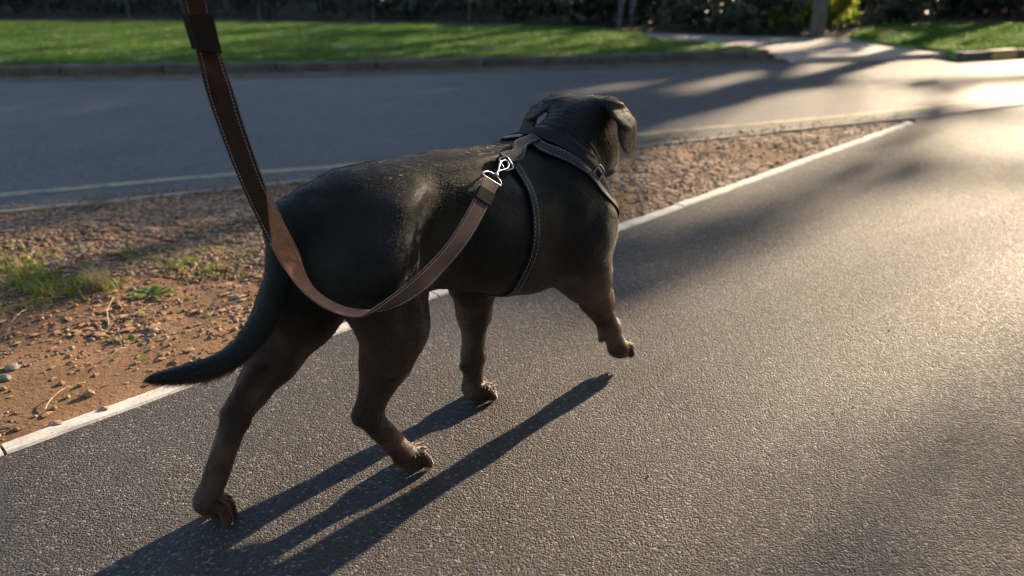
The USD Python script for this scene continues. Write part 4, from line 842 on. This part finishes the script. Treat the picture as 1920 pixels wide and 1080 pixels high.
# collar
col = thing('collar', 'plain wide black collar round the dog\'s neck in front of the harness', 'collar', dog_w([.37, 0, .64]))
na_, nd = np.array([.36, .008, .625]), unit((.80, .11, .58)); e1 = unit(np.cross(nd, [0, 1, 0])); e2 = np.cross(nd, e1); aa = np.linspace(0, 2 * np.pi, 80)
cp = na_ + .1 * (np.cos(aa)[:, None] * e1 + np.sin(aa)[:, None] * e2)
def snap_radial(P, c, off):
    out = []
    for p in P:
        d = unit(p - c); t = .03
        while DF.at((c + d * t)[None])[0] < off and t < .25: t += .001
        out.append(c + d * t)
    return np.array(out)
def band(off, x): return snap_radial(cp + nd * x, na_ + nd * x, off)
Cb = np.stack([band(.004, x) for x in (-.022, -.011, 0, .011, .022)], 1)
for _ in range(4): Cb = (np.roll(Cb[:-1], 1, 0) + 2 * Cb[:-1] + np.roll(Cb[:-1], -1, 0)) / 4; Cb = np.concatenate([Cb, Cb[:1]])
Nb = Cb - na_; Nb -= (Nb @ nd)[..., None] * nd; Nb /= np.linalg.norm(Nb, axis=-1, keepdims=True)
V, F = ribbon(Cb, None, Nb, .005); obj('collar_band', (dog_w(V), F), WEB, col, smooth=40)
if DEBUG:
    for p in ((1140, 300), (1150, 320), (1135, 345), (1120, 400), (1135, 385), (1128, 430), (640, 325), (930, 330), (600, 345), (800, 380), (1040, 190), (1140, 195)): print(p, cast(*p).round(3), np.round(DF.at(cast(*p)[None]), 3))
    print(to_px(dog_w(Cb[::8, 2])).round(0))
if DEBUG: e_=np.linalg.norm(dv[dfc[:,0]]-dv[dfc[:,1]],axis=1); print('edges', e_.max(), (e_>.012).sum())
# ---------------------------------------------------------------- the leash: a strap of leather lined with suede, hanging in a bow from the hand to the harness
SUEDE = M('suede_lining', {'g': ('geometry', {}), 'n': ('noise_texture', {'scale': 160, 'detail': 6, 'roughness': .7}), 'r': ('rgb_ramp', {'ramp': [(.3, (.21, .082, .044)), (.7, (.37, .16, .092))]}), 'b': ('bump', {'strength': .8, 'distance': .0015}), 'p': ('principled_bsdf', {'roughness': .95, 'specular_ior_level': .15, 'sheen_weight': .2})}, [('g.position', 'n.vector'), ('n.fac', 'r.fac'), ('r.color', 'p.base_color'), ('n.fac', 'b.height'), ('b.normal', 'p.normal')])
SLEEVE = plain('black_sleeve', (.005, .005, .0055), .75, .3, 200, specular_ior_level=.15)
SHADELIN = plain('shade_painted_lining', (.034, .013, .008), .85, .3, 150, specular_ior_level=.2)  # the suede again, with the shade of the upper strap painted in
OXBLOOD = M('oxblood_leather', {'g': ('geometry', {}), 'n': ('noise_texture', {'scale': 190, 'detail': 4}), 'r': ('rgb_ramp', {'ramp': [(.3, (.030, .0105, .0125)), (.7, (.050, .019, .022))]}), 'b': ('bump', {'strength': .4, 'distance': .0008}), 'p': ('principled_bsdf', {'roughness': .58, 'specular_ior_level': .3})}, [('g.position', 'n.vector'), ('n.fac', 'r.fac'), ('r.color', 'p.base_color'), ('n.fac', 'b.height'), ('b.normal', 'p.normal')])
# both edges of the strap (edge one, edge two) and its distance along the view axis
LE = [((910, 324), (938, 341), 1.755), ((894, 365), (917, 380), 1.715), ((870, 408), (896, 422), 1.680), ((843, 452), (870, 463), 1.645), ((808, 492), (831, 508), 1.610), ((774, 524), (800, 541), 1.575), ((738, 553), (770, 562), 1.550), ((704, 577), (735, 577), 1.530), ((682, 592), (700, 584), 1.520), ((664, 597), (664, 581), 1.510), ((613, 580), (626, 569), 1.490), ((568, 547), (586, 541), 1.475),
      ((540, 510), (567, 506), 1.460), ((518, 474), (556, 468), 1.445), ((495, 440), (545, 440), 1.430), ((476, 407), (531, 404), 1.420), ((443, 333), (499, 341), 1.390), ((416, 259), (468, 262), 1.360), ((393, 185), (440, 187), 1.330), ((376, 106), (410, 112), 1.300), ((362, 60), (396, 62), 1.275), ((349, 15), (386, 12), 1.250), ((330, -60), (372, -60), 1.210), ((322, -150), (366, -150), 1.170)]
WL = .0435                                                               # strap width (same unit)
La, Lb, Ld = (np.array([e[i] for e in LE], float) for i in range(3))
nL = 220; tL = np.r_[0, np.cumsum(np.linalg.norm(np.diff((La + Lb) / 2, axis=0), axis=1))]; tt = np.linspace(0, tL[-1], nL)
La, Lb = PchipInterpolator(tL, La)(tt), PchipInterpolator(tL, Lb)(tt); Ld = CubicSpline(tL, Ld)(tt) * S
A3 = np.array([at_depth(*p, d) for p, d in zip(La, Ld)]); B3 = np.array([at_depth(*p, d) for p, d in zip(Lb, Ld)])
mid = (A3 + B3) / 2; dd = (B3 - A3); vis = np.linalg.norm(dd, axis=1); W0 = WL * S
extra = np.sqrt(np.maximum(W0 ** 2 - np.minimum(vis, W0) ** 2, 0))
sgn = np.interp(tt / tt[-1], [0, 1], [1, 1]); k_ = np.exp(-np.linspace(-2, 2, 15) ** 2); k_ /= k_.sum()
extra = np.convolve(np.pad(extra, 7, mode='edge'), k_, 'valid')
vd_ = mid - CAM; vd_ /= np.linalg.norm(vd_, axis=1, keepdims=True)
half = dd / 2 + vd_ * (extra * LEASH_SIDE)[:, None] / 2; half *= (W0 / 2 / np.linalg.norm(half, axis=1))[:, None]
mid = np.stack([np.convolve(np.pad(mid[:, i], 4, mode='edge'), np.ones(9) / 9, 'valid') for i in range(3)], 1); half = np.stack([np.convolve(np.pad(half[:, i], 4, mode='edge'), np.ones(9) / 9, 'valid') for i in range(3)], 1)
tg = np.gradient(mid, axis=0); tg /= np.linalg.norm(tg, axis=1, keepdims=True); nL3 = np.cross(tg, half); nL3 /= np.linalg.norm(nL3, axis=1, keepdims=True)   # normal; faces the viewer (leather) near the clip
if ((CAM - mid[5]) @ nL3[5]) < 0: nL3 = -nL3
o = np.linspace(-1, 1, 5); Cc = mid[:, None] + half[:, None] * o[None, :, None]; Nn = np.repeat(nL3[:, None], 5, 1)
ls = thing('leash', 'dark red leather leash lined with tan suede hanging in a bow to the harness', 'leash', mid[0])
def lay(C_, N_, th): 
    V, F = ribbon(C_, None, N_, th); return V, F
obj('leather_strap', lay(Cc, Nn, .0016), OXBLOOD, ls, smooth=40)
kd_ = int(np.argmin(np.linalg.norm(to_px(mid)[60:] - [527, 452], axis=1))) + 60
obj('suede_lining', lay((Cc - Nn * .0018)[:kd_ + 30], Nn[:kd_ + 30], .0016), SUEDE, ls, smooth=40)
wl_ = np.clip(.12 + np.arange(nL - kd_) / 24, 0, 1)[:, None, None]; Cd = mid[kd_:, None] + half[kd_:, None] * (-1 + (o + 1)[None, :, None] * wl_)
obj('shade_tinted_lining', lay(Cd - Nn[kd_:] * .0021, Nn[kd_:], .0019), SHADELIN, ls, smooth=40, label='upper length of the lining with shade painted in as dark brown')  # darkened colour stands in for shade on the upper suede
for j, sgn_ in ((0, 1), (4, -1)):
    e_ = Cc[:, j] - (half / np.linalg.norm(half, axis=1, keepdims=True)) * (-.0042 * sgn_)
    obj('stitching', join([dashes(e_, nL3, .0052, .0032, .00065, .0019), dashes(e_, nL3, .0052, .0032, .00065, -.0021)]), THREAD, ls, kind='stuff')
def sleeve(i0, i1, name, wid, th):
    c = mid[i0:i1, None] + half[i0:i1, None] * (o * wid)[None, :, None]; N_ = Nn[i0:i1]; V, F = ribbon(c - N_ * th, None, N_, th * 2 + .0004); obj(name, (V, F), SLEEVE, ls, smooth=40)
pxm = to_px(mid)
i0 = int(np.argmin(np.linalg.norm(pxm[:60] - [911, 358], axis=1))); i1 = int(np.argmin(np.linalg.norm(pxm[:60] - [902, 378], axis=1)))
sleeve(min(i0, i1), max(i0, i1) + 1, 'keeper_sleeve', 1.06, .0042)
j0 = 100 + int(np.argmin(np.linalg.norm(pxm[100:] - [388, 97], axis=1))); j1 = 100 + int(np.argmin(np.linalg.norm(pxm[100:] - [369, 26], axis=1)))
sleeve(min(j0, j1), max(j0, j1) + 1, 'handle_sleeve', 1.07, .0065)
obj('handle_strap', lay(Cc[j1:] + Nn[j1:] * .0030, Nn[j1:], .003), OXBLOOD, ls, smooth=40)
# snap hook: triangle loop, swivel, hook
e0_, e1_ = Cc[0, 0], Cc[0, 4]; ax_ = -tg[0]; wd = unit(e1_ - e0_); ringw = dog_w(ring_c + rn3 * .014)
apex = mid[0] + unit(ringw - mid[0]) * .020
obj('loop_bar', tube(np.array([e0_ - wd * .004, e1_ + wd * .004]), .0020, 10), STEEL, ls, smooth=True)
tri = bez([e0_ - wd * .004, e0_ - wd * .0035 + ax_ * .005, apex + ax_ * .001, e1_ + wd * .0035 + ax_ * .005, e1_ + wd * .004], 50); obj('loop', tube(np.array(tri), .0020, 10), STEEL, ls, smooth=True)
hk = unit(ringw - apex); obj('swivel', tube(np.array([apex + hk * s_ for s_ in (-.002, .001, .004, .005, .009)]), [.0045, .006, .006, .004, .004], 12), STEEL, ls, smooth=40)
L_ = np.linalg.norm(ringw - apex); nv = unit(CAM - apex); sdv = unit(np.cross(hk, nv))
obj('hook', tube(bez([apex + hk * .008, apex + hk * (L_ * .6) + sdv * .004, apex + hk * (L_ + .003) + sdv * .003, apex + hk * (L_ + .007) - sdv * .002, apex + hk * (L_ + .002) - sdv * .0065, apex + hk * (L_ * .55) - sdv * .006, apex + hk * .012 - sdv * .002], 46), .0021, 10), STEEL, ls, smooth=True)
if DEBUG:
    for (a, b, d) in LE[:14]:
        m_ = ((a[0] + b[0]) / 2, (a[1] + b[1]) / 2); q_ = dog_w(cast(*m_)); print(m_, d, round(float((q_ - CAM) @ fw / S), 3))
